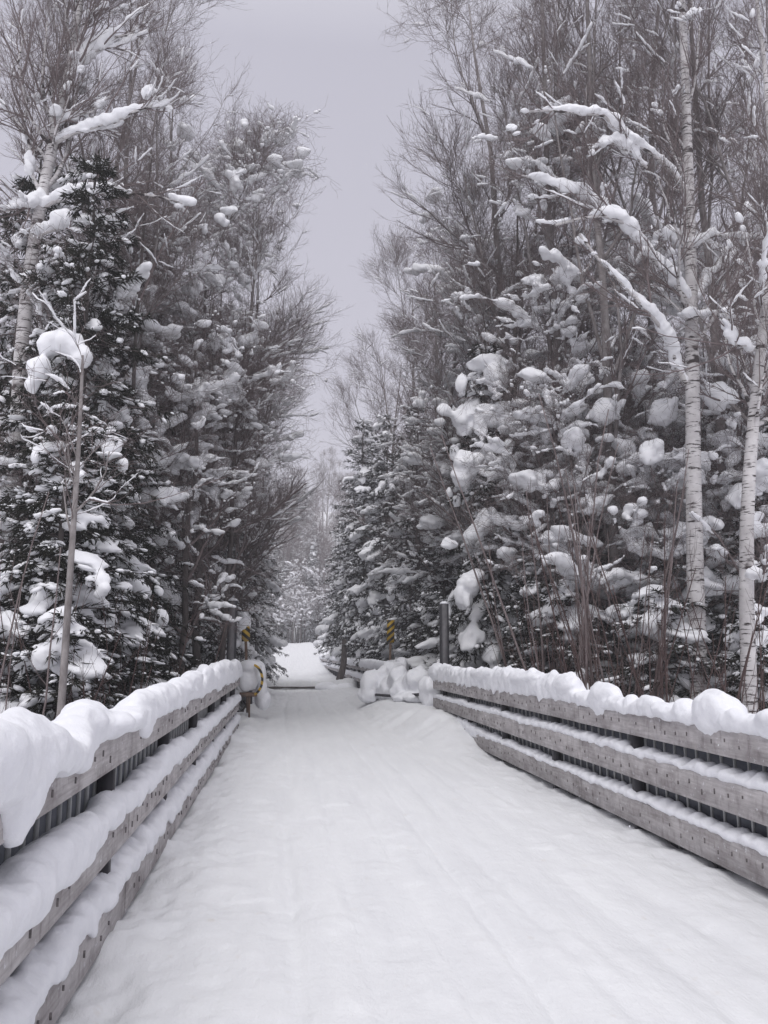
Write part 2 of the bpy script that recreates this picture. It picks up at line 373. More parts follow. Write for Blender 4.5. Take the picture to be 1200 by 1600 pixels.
def fence(name, label, side, xin, y0, y1, rails, blen, joint0, caps, step, voxel, post_step=2.44, group='board fences along the snowy bridges', full=True):
    root = empty(name, (xin, y0, 0)); tag(root, label, 'fence', group); off = np.array([-xin, -y0, 0])
    def part(g, nm, m, smooth=False, parent=root):
        for v in g.v: v += off
        return g.build(nm, m, parent, smooth)
    js = sorted(set([y0] + [j for j in np.arange(joint0, y1, blen) if j > y0 + .3] + [y1]))
    for r, (za, zb) in enumerate(rails):
        for k in range(len(js) - 1):
            a, b = js[k] + .004, js[k + 1] - .004; rr = random.Random(k * 7 + r)
            ky = np.linspace(a, b, 6); dx = .004 * n1(ky, .4, r * 9 + k); dz = .006 * n1(ky, .3, r * 5 + k + 40)
            g = Geo(); P = []
            for q in range(6):
                x0, x1 = sorted((xin + side * (0 + dx[q] + (.003 if k % 2 else 0)), xin + side * (.042 + dx[q]))); e = .006
                P.append([(x0 + e, ky[q], za + dz[q]), (x0, ky[q], za + e + dz[q]), (x0, ky[q], zb - e + dz[q]), (x0 + e, ky[q], zb + dz[q]), (x1 - e, ky[q], zb + dz[q]), (x1, ky[q], zb - e + dz[q]), (x1, ky[q], za + e + dz[q]), (x1 - e, ky[q], za + dz[q])])
            P = np.array(P); i = np.arange(5)[:, None] * 8; j = np.arange(8)[None]
            g.add(P, np.stack([i + j, i + (j + 1) % 8, i + 8 + (j + 1) % 8, i + 8 + j], -1))
            for e in (0, 5): g.add(P[e], [(0, 1, 2, 3), (0, 3, 4, 7), (4, 5, 6, 7)])
            bo = part(g, 'board', WOOD)
            if full:
                g = Geo()
                for yy in np.arange(math.ceil(a / .2) * .2 + .05, b - .03, .2):
                    if rr.random() < (.4 if side < 0 else .12): continue
                    zz = (za + zb) / 2 + rr.uniform(-.03, .03); hh = rr.uniform(.010, .021); ww = rr.uniform(.0025, .0045); xx = xin - side * .0085 + side * (.003 if k % 2 else 0)
                    x0, x1 = sorted((xx, xin + side * .01)); g.box(x0, x1, yy - ww, yy + ww, zz - hh, zz + hh)
                part(g, 'nail_marks', NAILM, parent=bo)
    zt, zl = rails[0][1], -.06
    for yy in np.arange(y0 + .05, y1, post_step):
        g = Geo(); x0, x1 = sorted((xin + side * .046, xin + side * .135)); g.box(x0, x1, yy - .045, yy + .045, -.3, zt - .01)
        part(g, 'post', DARKSTEEL)
    g = Geo(); x0, x1 = sorted((xin + side * .16, xin + side * .166)); g.box(x0, x1, y0, y1, zl, zt - .02); part(g, 'infill_panel', STEEL)
    if full:
        g = Geo()
        for yy in np.arange(y0 + .1, y1, .2):
            x0, x1 = sorted((xin + side * .138, xin + side * .158)); g.box(x0, x1, yy - .006, yy + .006, zl, zt - .03)
        part(g, 'panel_ribs', RIB)
    for r, c in enumerate(caps):
        if c is None: continue
        ys = np.arange(c.get('y0', y0 - .06), c.get('y1', y1 + .08), step); h, of, ob, dr = c['f'](ys)
        e = np.clip(np.minimum(ys - ys[0], ys[-1] - ys) / .15, .12, 1) ** .5
        g = Geo(); cap_mesh(g, side, xin, .155, rails[r][1], ys, h * e, of * e, ob * e, dr, r * 11 + int(xin * 10) + int(y0), c.get('wedge', 0))
        if c.get('lumps'):
            Lp = np.array(c['lumps'], float); C = np.stack([xin + side * Lp[:, 1], Lp[:, 0], rails[r][1] + Lp[:, 2]], -1)
            g.blobs(C, Lp[:, 3:6], None, 3, .17, 3)
        so = part(g, 'snow_cap', SNOW, True); merge_snow(so, voxel, 2, .010, .12, voxel < .02)
    return root

rs = np.random.RandomState(5)
def peaks(y, sp, s, sharp=1.0):                 # scalloped edge of a row of lumps
    w = y / sp + .35 * n1(y, .7 / sp, s); return np.abs(np.sin(math.pi * w)) ** sharp
def tongue(y, c, w, d): return d * np.exp(-((y - c) / w) ** 4)
def lt(y):
    h = .17 + .045 * n1(y, .9, 1) + .04 * (1 - sstep(2.9, 4.1, y)) + .12 * sstep(9, 13, y) - .08 * np.exp(-((y - 4.0) / .16) ** 2) - .05 * np.exp(-((y - 5.6) / .3) ** 2)
    of = .05 + .02 * n1(y, 1.4, 2) + .05 * (1 - sstep(4.1, 4.4, y)); dr = .02 + .05 * np.maximum(n1(y, 1.6, 3, 3), 0) + tongue(y, 3.33, .13, .20) + tongue(y, 4.15, .35, .05) + tongue(y, 6.15, .16, .09)
    return h, of, .07 + 0 * y, dr
def lm(y):
    h = .135 + .03 * n1(y, 1.1, 4) + .03 * (1 - sstep(4.4, 4.9, y)); of = .025 + .025 * peaks(y, .55, 6, .7) + .04 * (1 - sstep(4.4, 4.8, y))
    return h, of, -.02 + 0 * y, .012 + .04 * peaks(y, .42, 5) * (.6 + .5 * n1(y, .8, 21)) + .03 * (1 - sstep(4.5, 5, y))
def lb(y):
    return .19 + .03 * n1(y, 1.3, 7), .012 + .02 * peaks(y, .5, 8), -.02 + 0 * y, .008 + .035 * peaks(y, .36, 9) * (.6 + .5 * n1(y, 1.0, 22))
LUM = [(3.0, .02, .13, .24, .11, .11), (3.5, .05, .13, .3, .12, .11), (4.55, .06, .10, .22, .11, .10), (5.05, .0, .07, .14, .08, .08), (4.95, .12, .11, .3, .10, .09), (5.7, .02, .05, .2, .09, .08),
       (6.4, .06, .11, .4, .11, .10), (7.4, .05, .12, .5, .11, .10), (8.6, .04, .14, .4, .10, .10), (9.6, .05, .17, .5, .10, .1), (11.2, .05, .2, .5, .11, .12), (13, .05, .22, .6, .11, .12), (15, .05, .24, .6, .12, .12), (17.5, .05, .22, .7, .13, .13)]
LUM = [(a, b, c, .11 if e < .1 else .12, d, f) for a, b, c, d, e, f in LUM]   # along x, y swap: blob axes are across, along, up
fence('board_fence', 'three rail board fence nearest the camera with thick rounded snow caps', -1, XL, .5, 18.8,
      [(.945, 1.145), (.445, .655), (.0, .205)], 2.44, 3.32, [dict(f=lt, lumps=LUM), dict(f=lm), dict(f=lb, wedge=.62)], .03, .019)
def rt(y):
    h = .11 + .03 * n1(y, 1.6, 31) + .18 * sstep(9.35, 9.6, y) + .012 * peaks(y, .3, 35)
    return h, .02 + .012 * n1(y, 1.7, 32), .06 + 0 * y, .006 + .02 * np.maximum(n1(y, 2.2, 33), 0)
def scal(y, s): return np.abs(np.sin(math.pi * (y - .6) / .2)) ** .7 * (.75 + .35 * n1(y, 1.7, s))
def rm(y): return .062 + .05 * scal(y, 41) + .02 * n1(y, .9, 43), .004 + .006 * peaks(y, .3, 42), -.005 + 0 * y, .004 + .015 * sstep(12, 16, y) + .006 * peaks(y, .25, 44)
def rb(y): return .055 + .045 * scal(y, 51) + .02 * n1(y, .9, 53) + .10 * sstep(13, 16, y), .004 + .004 * peaks(y, .3, 52), -.005 + 0 * y, .004 + .16 * sstep(13.5, 15.5, y) + 0 * y
RLU = [(6.28, .07, .09, .14, .30, .19), (5.95, .02, .07, .07, .18, .08), (8.62, .08, .08, .12, .36, .19), (7.9, .07, .08, .08, .1, .08), (7.45, .06, .09, .10, .26, .08), (6.78, .07, .08, .1, .13, .10), (7.1, .04, .07, .1, .2, .06),
       (5.45, .08, .09, .13, .22, .10), (4.9, .07, .09, .12, .26, .12), (3.6, .07, .1, .13, .3, .16), (9.75, .07, .18, .12, .3, .13), (18.35, .06, .16, .16, .5, .20), (11.5, .06, .2, .12, .8, .11), (14, .06, .2, .12, .9, .11), (8.1, .06, .06, .1, .25, .07), (9.15, .06, .06, .1, .22, .08)]
fence('board_fence', 'three rail board fence facing the camera with round snow domes and nail marks', 1, XR, .5, 18.6,
      [(.858, 1.06), (.470, .69), (.065, .285)], 4.88, 4.32, [dict(f=rt, lumps=RLU), dict(f=rm, wedge=.55), dict(f=rb, wedge=.5)], .025, .017)
def farc(y): return .26 + .05 * n1(y, .8, 61), .08 + 0 * y, .06 + 0 * y, .05 + .06 * np.maximum(n1(y, .9, 62), 0)
def farm(y): return .17 + .03 * n1(y, .8, 63), .08 + 0 * y, 0 * y, .06 + .06 * np.maximum(n1(y, 1.1, 64), 0)
fl = [(24.2, .05, .12, .22, .5, .26), (25.2, .0, .05, .2, .5, .2)]
fence('board_fence', 'distant two rail snow covered fence beyond the hazard marker, beside the dark spruces', 1, XR, 24.0, 48.5, [(.92, 1.12), (.40, .62)], 4.88, 30.5, [dict(f=farc, lumps=fl), dict(f=farm)], .12, .045, full=False)
fence('board_fence', 'farthest stub of snowy fence past the leaning dark trunk', 1, XR, 52, 84, [(1.0, 1.22), (.5, .74)], 4.88, 60, [dict(f=farc), dict(f=farm)], .25, .07, full=False)
fence('board_fence', 'distant fence stub behind the bent yellow rail end', -1, XL, 27, 60, [(.86, 1.06), (.36, .58)], 4.88, 32, [dict(f=farc, lumps=[(27.1, .05, .05, .2, .5, .3), (32, .05, .08, .2, .5, .25)]), dict(f=farm)], .2, .05, full=False)

# ------------------------------------------------------------------ posts, markers, rail ends
def hpost(px, pytop, Y, w, label, zb=-.5):
    t = at(px, pytop, Y); r = empty('steel_post', (t[0], Y, zb)); tag(r, label, 'post', 'dark steel posts by the trail'); h = t[2] - zb
    g = Geo(); g.box(-w * .5, w * .5, -.09, -.075, 0, h); g.box(-w * .5, w * .5, .075, .09, 0, h); g.box(-.008, .008, -.075, .075, 0, h); g.build('beam', DARKSTEEL, r, False)
    g = Geo(); g.box(-w * .32, w * .30, -.097, -.091, .5, h - .01); g.build('face_strip', LIGHTSTEEL, r, False)
    g = Geo(); g.blobs([(0, 0, h + .02)], [(w * .5, .09, .045)], None, 2, .1); g.build('snow', SNOW, r)
    return r
hpost(364, 939, 19.5, .20, 'tall dark steel post before the dark spruces, where the near fence ends')
hpost(693.5, 944, 19.3, .19, 'tall dark steel post beside the big snow laden spruce')
hpost(402, 968, 37, .13, 'short dark steel post just past the half hidden marker')
hpost(543, 988, 47.5, .12, 'slim dark post against the spruces beyond the trail')

def marker(px, y0, y1, Y, w, m, rz, label, base_py, snow):
    a = at(px, y1, Y); b = at(px, y0, Y); zb = -.2; root = empty('hazard_marker', (a[0], Y, zb)); tag(root, label, 'hazard sign', 'striped hazard markers'); root.rotation_euler = (0, math.radians(rz), 0)
    h0, h1 = a[2] - zb, b[2] - zb
    g = Geo(); g.box(-w / 2, w / 2, -.004, .004, -(h1 - h0) / 2, (h1 - h0) / 2); p = g.build('striped_panel', m, root, False, (0, -.05, (h0 + h1) / 2))
    g = Geo(); g.box(-.035, .035, -.04, -.034, 0, h1 - .05); g.box(-.035, -.029, -.033, .0, 0, h1 - .05); g.box(.029, .035, -.033, .0, 0, h1 - .05); g.build('sign_post', RUSTY, root, False)
    g = Geo(); C, S = np.array([s[:3] for s in snow]), np.array([s[3:] for s in snow]); C[:, 2] += h1; g.blobs(C, S, None, 2, .15); s = g.build('snow', SNOW, root); merge_snow(s, .02, 2)
marker(608, 969, 1004, 26.5, .235, STRIPE_UP, 1, 'yellow and black hazard marker standing clear before dark spruces', 1052, [(0, -.02, .02, .12, .06, .03), (.1, -.02, .06, .1, .04, .03)])
marker(391, 979, 1002, 22.3, .21, STRIPE_DN, -3, 'half hidden yellow and black hazard marker under a tall snow plume', 1040, [(-.06, -.02, .10, .12, .09, .18), (-.02, -.02, .26, .09, .08, .14), (-.12, -.02, .0, .07, .06, .14), (.1, .0, .1, .05, .05, .14)])

c = at(392, 1062, 21.0); r = empty('rail_end', (c[0], 21.0, 0)); tag(r, 'bent yellow and black rail end packed with snow at the fence end', 'guardrail end')
th = np.linspace(-1.25, 1.35, 22); g = Geo(); z0 = c[2]
P = np.stack([.02 + .23 * np.cos(th), 0 * th, z0 + .33 * np.sin(th)], -1); P2 = P.copy(); Q = []
for k, dy in enumerate((-.26, -.14)):
    for dr_ in (0, .055): g.add(P + np.array([0, dy, 0]) + dr_ * np.stack([np.cos(th), 0 * th, np.sin(th)], -1))
n = len(th); i = np.arange(n - 1)
for a, b in ((0, 2), (1, 3), (0, 1), (2, 3)): g.q.append(np.stack([a * n + i, a * n + i + 1, b * n + i + 1, b * n + i], -1))
ob = g.build('curved_nose', stripe_mat('nose_stripes', .5, .17), r, False)
g = Geo(); g.box(-.26, .16, -.05, .03, z0 - .40, z0 - .30); g.box(-.04, .0, -.02, .03, 0, z0 - .30); g.build('lower_beam', RUSTY, r, False)
g = Geo(); g.box(-.34, -.16, -.03, -.018, z0 - .12, z0 + .02); g.build('yellow_plate', YELLOW, r, False)
g = Geo(); g.blobs([(-.12, .02, z0 - .03), (.02, .05, z0 + .02), (-.05, .1, z0 + .28), (.22, .3, z0 + .1), (.25, .35, z0 - .25), (.12, .4, z0 + .3), (.28, .5, z0 - .5), (-.2, .2, z0 + .24)],
                   [(.2, .14, .25), (.17, .14, .27), (.27, .2, .2), (.14, .2, .3), (.14, .2, .35), (.2, .2, .15), (.2, .3, .25), (.15, .15, .15)], None, 3, .1)
s = g.build('snow', SNOW, r); merge_snow(s, .025, 2)

r = empty('rail_end', (XR, 22, 0)); tag(r, 'rail end buried under heart shaped snow lumps between the two bridges', 'guardrail end')
def rel(px, py, Y): p = at(px, py, Y); return (p[0] - XR, p[1] - 22, p[2])
g = Geo(); A = [rel(580, 1085, 23.5), rel(620, 1088, 22), rel(668, 1084, 20)]
A = np.array(A); g.tubes(A[None], np.full((1, 3), .04), 6); g.build('guard_beam', DARKSTEEL, r)
g = Geo(); C, S = [], []
for px, py, Y, w, h in ((582, 1072, 23.5, 16, 18), (596, 1070, 23.5, 17, 22), (612, 1050, 23.8, 14, 15), (610, 1076, 23, 14, 20), (624, 1066, 22.6, 16, 22), (640, 1090, 21.5, 22, 9), (640, 1078, 22, 26, 18), (655, 1062, 21.5, 21, 20), (636, 1074, 22, 18, 18), (672, 1088, 19.6, 12, 24), (671, 1072, 19.6, 14, 14), (575, 1086, 23.5, 14, 12), (650, 1090, 21, 18, 8)):
    q = rel(px, py, Y); C.append(q); k = Y / FPX; S.append((w * k, .30, h * k * 1.05))
S = [(a * 1.12, b * 1.2, c * 1.05) for a, b, c in S]; g.blobs(C, S, None, 3, .26, 8); s = g.build('snow', SNOW, r); merge_snow(s, .035, 6, .02, .22)

p0, p1 = at(526, 1072, 40.5), at(541, 1000, 41.0); g = Geo(); q = np.linspace(0, 1, 8)[:, None]; P = p0 + (p1 - p0) * q; P[:, 0] += .12 * np.sin(q[:, 0] * 4); P[0, 2] = -.2; P[:, 0] -= 0
g.tubes((P - p0)[None], np.linspace(.18, .11, 8)[None], 8); lt_ = g.build('leaning_trunk', BARK, None, True, tuple(p0)); tag(lt_, 'dark leaning snow dusted trunk at the gap between far fences', 'tree trunk')
g = Geo(); g.blobs([(p0[0] - .5, 40.3, .05), (p0[0] + .4, 40.2, .05), (p0[0] + .05, 40.0, .0)], [(.6, .4, .28), (.5, .4, .25), (.6, .4, .2)], None, 2, .15)
for v in g.v: v -= p0
g.build('snow', SNOW, lt_)
# ------------------------------------------------------------------ trees
def perp(rng, T):
    v = rng.normal(size=T.shape); v -= T * (v * T).sum(-1, keepdims=True); return unit(v)
def interp(P, R, idx, t):
    n = P.shape[1]; f = t * (n - 1); i = np.minimum(f.astype(int), n - 2); w = (f - i)[:, None]
    return P[idx, i] * (1 - w) + P[idx, i + 1] * w, unit(P[idx, i + 1] - P[idx, i]), R[idx, i] * (1 - w[:, 0]) + R[idx, i + 1] * w[:, 0]
def grow(rng, P, R, per, L0, L1, ang, up=0.1, m=5, curl=.15, tmin=.15, rr=.55, rmin=.002, fall=.5, side=None, dome=0):
    N = len(P); idx = np.repeat(np.arange(N), per); t = rng.uniform(tmin, .99, len(idx)); o, T, r = interp(P, R, idx, t)
    pv = perp(rng, T)
    if side is not None: pv = unit(pv + side)
    a = rng.uniform(ang[0], ang[1], len(idx))[:, None]; d = np.cos(a) * T + np.sin(a) * pv
    L = rng.uniform(L0, L1, len(idx)) * (1 - fall * t) * (1 - dome * np.clip(t - .45, 0, 1) * 1.6); out = [o]; st = (L / (m - 1))[:, None]
    for k in range(m - 1):
        d = unit(d + np.array([0, 0, up]) + rng.normal(size=d.shape) * curl); o = o + d * st; out.append(o)
    Q = np.stack(out, 1); r0 = np.maximum(np.minimum(r * rr, L * .02), rmin); RR = r0[:, None] * np.linspace(1, .35, m)[None]
    return Q, np.maximum(RR, rmin * .7)
def pick(rng, P, R, f):
    k = rng.rand(len(P)) < f; return P[k], R[k]
def limb_snow(g, rng, P, R, th, k=6, amax=.75, flat=1.0, cover=.8, nz=1.0, fq=1.0):
    """snow lying along limbs: lumpy rolls that sit on their upper side"""
    if len(P) == 0: return
    D = unit(P[:, -1] - P[:, 0]); ok = np.abs(D[:, 2]) < amax; P, R = P[ok], R[ok]
    if len(P) == 0: return
    n = P.shape[1]; m = max(8, n * 3 if k > 6 else n * 2); t = np.linspace(0, 1, m); N = len(P)
    a = rng.uniform(0, 1 - cover, N) if cover < 1 else np.zeros(N); b = a + rng.uniform(.45, 1, N) * (1 - a) * .98
    tt = a[:, None] + (b - a)[:, None] * t[None]; f = tt * (n - 1); i = np.minimum(f.astype(int), n - 2); w = (f - i)[..., None]; ii = np.arange(N)[:, None]
    C = P[ii, i] * (1 - w) + P[ii, i + 1] * w; Rb = R[ii, i] * (1 - w[..., 0]) + R[ii, i + 1] * w[..., 0]
    e = np.clip(np.sin(math.pi * np.clip(t, .04, .96)), 0, 1) ** .32; LL = np.linalg.norm(P[:, -1] - P[:, 0], axis=1)
    thk = np.minimum(th * rng.uniform(.4, 1.25, N), .075 * LL)[:, None] * e[None] * np.clip(1 + nz * (.55 * vnoise(C * 5 * fq, 3) + .5 * vnoise(C * 13 * fq, 4)), .25, 2)
    rad = np.maximum(thk, .003) + Rb * .4; C = C + np.array([0, 0, 1.]) * (rad * .72 + Rb * .35)[..., None] + rng.normal(size=C.shape) * (rad * .18 * nz)[..., None]
    g.tubes(C, rad, k, flat)
def blob_snow(g, rng, P, R, per, s0, s1, sub=1, tmin=.1, drop=.2, stretch=1.6):
    if len(P) == 0: return
    idx = np.repeat(np.arange(len(P)), per); t = rng.uniform(tmin, 1, len(idx)); o, T, r = interp(P, R, idx, t)
    s = s0 + (s1 - s0) * rng.rand(len(idx)) ** 1.8
    if sub > 1:      # irregular clumps made of a few lumps
        k = rng.randint(2, 5, len(s)); q = np.repeat(np.arange(len(s)), k); o = o[q] + rng.normal(size=(len(q), 3)) * (s[q] * .55)[:, None] * np.array([1, 1, .5]); T = T[q]; s = s[q] * rng.uniform(.4, .95, len(q))
    S = np.stack([s * rng.uniform(1, stretch, len(s)), s * rng.uniform(.8, 1.1, len(s)), s * rng.uniform(.5, .85, len(s))], -1)
    g.blobs(o + np.array([0, 0, 1.]) * (s * (1 - drop) * .7)[:, None], S, T * np.array([1, 1, .6]), sub, .24, int(rng.randint(99)))

TREES = {}
def bare_tree(seed, H, r0, bark, limbs=26, ang=(.5, .95), Ll=(2.5, 5), lean=(0, 0), tmin=.2, br=9, tw=9, tl=5, snow=.05, blobs=0, sblob=(.04, .12), up=.16, extra=None, fork=True, voxel=0, twm=None, snow_f=.5, fan=False, twl=(.35, .8), trunk_pts=None, exsnow=.1, kind='bare_tree', tk=10, curl=.13):
    rng = np.random.RandomState(seed); root = empty(kind); n = 14; z = np.linspace(0, 1, n)
    P = np.stack([lean[0] * z ** 1.3 + .12 * np.cumsum(rng.normal(size=n)) * .35, lean[1] * z + .12 * np.cumsum(rng.normal(size=n)) * .35, H * z - .25], -1)
    if trunk_pts is not None:
        tp = np.array(trunk_pts, float); q = np.linspace(0, len(tp) - 1, n); i = np.minimum(q.astype(int), len(tp) - 2); w = (q - i)[:, None]; P = tp[i] * (1 - w) + tp[i + 1] * w
        P = (P + np.vstack([P[:1], P[:-1]]) + np.vstack([P[1:], P[-1:]])) / 3; P[0] = tp[0]
    R = r0 * (1 - z) ** .75 + .012; R[0] *= 1.25
    TP, TR = P[None], R[None]
    if fork:      # leaders beside the main stem
        k = 3; fp, fr = grow(rng, TP, TR, k, H * .35, H * .6, (.15, .4), .10, n, .06, .35, .5, .01, .5); TP2, TR2 = np.concatenate([TP, fp]), np.concatenate([TR, fr])
    else: TP2, TR2 = TP, TR
    g = Geo(); g.tubes(TP, TR, tk); g.tubes(TP2[1:], TR2[1:], 6) if fork else None
    Lp, Lr = grow(rng, TP2, TR2, limbs // len(TP2) + 1 if fork else limbs, Ll[0], Ll[1], ang, up, 8, curl, tmin, .55, .006, .5, None, .75)
    ex = []
    if extra:
        for pts, ra in extra:
            pts = np.array(pts, float); q = np.linspace(0, len(pts) - 1, 8); i = np.minimum(q.astype(int), len(pts) - 2); w = (q - i)[:, None]
            ex.append((pts[i] * (1 - w) + pts[i + 1] * w, ra * np.linspace(1, .4, 8)))
        EP = np.stack([a for a, b in ex]); ER = np.stack([b for a, b in ex]); EP[:, 1:-1] = (EP[:, 1:-1] * 2 + EP[:, :-2] + EP[:, 2:]) / 4
        EP[:, 1:-1] += rng.normal(size=EP[:, 1:-1].shape) * .035
    tr = g.build('trunk', bark, root)
    g = Geo(); g.tubes(Lp, Lr, 5)
    if extra: g.tubes(EP, ER, 7)
    g.build('limbs', bark if bark in (BIRCH, GREYBARK) else TWIG, root)
    LA, LR = (np.concatenate([Lp, EP]), np.concatenate([Lr, ER])) if extra else (Lp, Lr)
    if fan:
        Bp, Br = grow(rng, LA, LR, br, .8, 2.5, (.3, .75), .09, 7, .11, .18, .6, .0045, .55); Tp, Tr = grow(rng, Bp, Br, tw, .4, 1.05, (.3, .8), .07, 5, .13, .12, .6, .003, .45)
    else:
      Bp, Br = grow(rng, LA, LR, br, .5, 1.9, (.45, 1.2), up * .5, 6, .25, .12, .5, .0035, .5)
      Tp, Tr = grow(rng, Bp, Br, tw, twl[0], twl[1], (.5, 1.3), up * .35, 5, .28, .1, .6, .0022, .4)
    g = Geo(); g.tubes(Bp, Br, 4, close=False); g.tubes(Tp, Tr, 3, close=False)
    if tl: 
        Up, Ur = grow(rng, Tp, Tr, tl, .14, .40, (.3, .9) if fan else (.5, 1.3), up * .2, 3, .15, .1, .7, .0022, .3); g.tubes(Up, Ur, 3, close=False)
    g.build('twigs', twm or TWIG, root)
    if snow or blobs:
        g = Geo()
        if snow:
            a, b = pick(rng, Lp, Lr, snow_f); limb_snow(g, rng, a, b, snow * 1.6, 7, .6)
            a, b = pick(rng, Bp, Br, snow_f * .75); limb_snow(g, rng, a, b, snow * .85, 5, .6)
            a, b = pick(rng, Tp, Tr, snow_f * .28); limb_snow(g, rng, a, b, snow * .45, 4)
        if extra: 
            gs, g = g, Geo(); limb_snow(g, rng, EP, ER, exsnow, 12, .9, 1.0, 1, .85, .55); limb_snow(g, rng, EP, ER, exsnow * .95, 12, .9, 1.0, .7, .85, .5)
            blob_snow(g, rng, EP, ER, 6, exsnow * .5, exsnow * 1.15, 2, .1, .1, 2.2)
            so = g.build('limb_snow', SNOWF, root); merge_snow(so, .028, 1, .022, .16); g = gs
        if blobs: 
            a, b = pick(rng, Bp, Br, blobs); blob_snow(g, rng, a, b, 2, sblob[0], sblob[1], 2 if sblob[1] > .1 else 1, .3)
        so = g.build('snow', SNOWF, root)
        if voxel: merge_snow(so, voxel, 1, .036, .15)
    return root

def spruce(seed, H, rb, needles=NEEDLE, nb=130, heavy=.4, pil=(.09, .2), specks=3500, tw=15, top_up=.4, voxel=.05, extra=None, sag=.10, zmin=.04, prof=.8, dens=1.0, skirt=0):
    rng = np.random.RandomState(seed); root = empty('snowy_spruce'); n = 10; z = np.linspace(0, 1, n)
    P = np.stack([.05 * np.cumsum(rng.normal(size=n)), .05 * np.cumsum(rng.normal(size=n)), H * z - .25], -1); P[0, :2] = 0
    R = .011 * H * (1 - z) + .012; g = Geo(); g.tubes(P[None], R[None], 8); g.build('trunk', BARK, root)
    t = np.sort(zmin + (1 - zmin - .015) * rng.uniform(0, 1, nb) ** 1.08); o, T, r = interp(P[None], R[None], np.zeros(nb, int), t)
    L = rb * ((1 - t) ** prof + .035) * rng.uniform(.62, 1.18, nb); L = L * (1 - skirt * (1 - sstep(0, .3, t))); az = rng.uniform(0, 2 * math.pi, nb)
    elv = -.15 + (top_up + .35) * t ** 1.5 + rng.normal(size=nb) * .12; d = np.stack([np.cos(az) * np.cos(elv), np.sin(az) * np.cos(elv), np.sin(elv)], -1)
    hv = rng.rand(nb) < heavy; m = 7; out = [o]; st = (L / (m - 1))[:, None]; s = (sag * (1 + 1.2 * hv))[:, None] * np.array([0, 0, -1.])
    for k in range(m - 1): d = unit(d + s * (1.1 if k < 4 else .3) + rng.normal(size=d.shape) * .05); o = o + d * st; out.append(o)
    B = np.stack(out, 1); Br = (.010 + .006 * L)[:, None] * np.linspace(1, .25, m)[None]
    g = Geo(); g.tubes(B, Br, 4, close=False); g.build('boughs', BARK, root)
    # side twigs clothed in needles
    per = np.maximum((tw * dens * np.clip(L / rb * 1.6, .45, 1.4)).astype(int), 4); idx = np.repeat(np.arange(nb), per); tt = rng.uniform(.12, 1, len(idx)); o, T, _ = interp(B, Br, idx, tt)
    sd = unit(np.cross(T, np.array([[0, 0, 1.]]))) * np.where(rng.rand(len(idx)) < .5, -1, 1)[:, None]
    d = unit(T * .75 + sd * rng.uniform(.3, 1.1, (len(idx), 1)) + np.array([0, 0, -1]) * rng.uniform(-.25, .75, (len(idx), 1)))
    l = (.16 + .30 * L[idx] * (1 - tt) ** .7 * .9) * rng.uniform(.6, 1.2, len(idx)); e = o + d * l[:, None]; mdl = (o + e) / 2 + np.array([0, 0, .04]) * l[:, None]
    g = Geo(); TPz = np.stack([o, mdl, e], 1); A_, B_, r_ = [], [], []
    for q in range(7):
        f = rng.uniform(0, .95, len(idx)); a, Tq, _ = interp(TPz, np.ones((len(idx), 3)), np.arange(len(idx)), f); dv = unit(Tq + perp(rng, Tq) * rng.uniform(.35, 1.0, (len(idx), 1)) + np.array([0, 0, -.18]))
        A_.append(a); B_.append(a + dv * rng.uniform(.07, .19, (len(idx), 1))); r_.append(rng.uniform(.009, .020, len(idx)))
    A_.append(o); B_.append(e); r_.append(np.full(len(idx), .014))
    g.cones(np.concatenate(A_), np.concatenate(B_), np.concatenate(r_)); g.build('needles', needles, root, False)
    # snow pillows on the boughs, melted together
    g = Geo(); hB, hR, hL = B[hv], Br[hv], L[hv]; C, S, D = [], [], []
    for k in range(len(hB)):
        c = rng.randint(2, 6); f0 = rng.uniform(.25, .6)
        for q in range(c):
            f = min(f0 + q * .13, 1.0); i = min(int(f * 6), 5); p = hB[k, i] + (hB[k, i + 1] - hB[k, i]) * (f * 6 - i); s_ = (pil[0] * .7 + (pil[1] * 1.15 - pil[0] * .7) * rng.rand() ** 1.6) * (.55 + .45 * min(hL[k], 1.6))
            for _q in range(2): C.append(p + np.array([rng.normal() * s_ * .7, rng.normal() * s_ * .7, s_ * rng.uniform(0, .5)])); h_ = s_ * rng.uniform(.3, .7); S.append((h_ * 1.4, h_, h_ * .8)); D.append(unit(hB[k, i + 1] - hB[k, i]))
            C.append(p + np.array([rng.normal() * .04, rng.normal() * .04, s_ * .45])); S.append((s_ * rng.uniform(1.0, 1.7), s_ * rng.uniform(.8, 1.35), s_ * rng.uniform(.5, .85))); D.append(unit(hB[k, i + 1] - hB[k, i]))
        if rng.rand() < .45:
            p = hB[k, -1]; s_ = rng.uniform(*pil) * .8; C.append(p + np.array([0, 0, -s_ * .5])); S.append((s_ * .8, s_ * .8, s_ * 1.3)); D.append(np.array([1., 0, 0]))
    if extra:
        for e_ in extra: C.append(np.array(e_[:3])); S.append(e_[3:6]); D.append(np.array([1., .001, e_[6] if len(e_) > 6 else 0.]))
    if C:
        g.blobs(np.array(C), np.array(S), np.array(D), 2, .34, seed)
        sn = g.build('snow_pillows', SNOWF, root); merge_snow(sn, voxel, 1, .032, .19)
    g = Geo(); specks = int(specks * .6)   # snow caught on the side twigs
    k = rng.randint(0, len(idx), specks); f = rng.uniform(.1, 1, specks); a, Tq, _ = interp(TPz, np.ones((len(idx), 3)), k, f)
    s = .009 + .075 * rng.rand(specks) ** 4.0; g.blobs(a + np.array([0, 0, .012]) + perp(rng, Tq) * .02, np.stack([s * rng.uniform(1, 2.4, specks), s, s * .7], -1), Tq, 0, .2, 4)
    g.build('snow_specks', SNOWF, root, False)
    return root

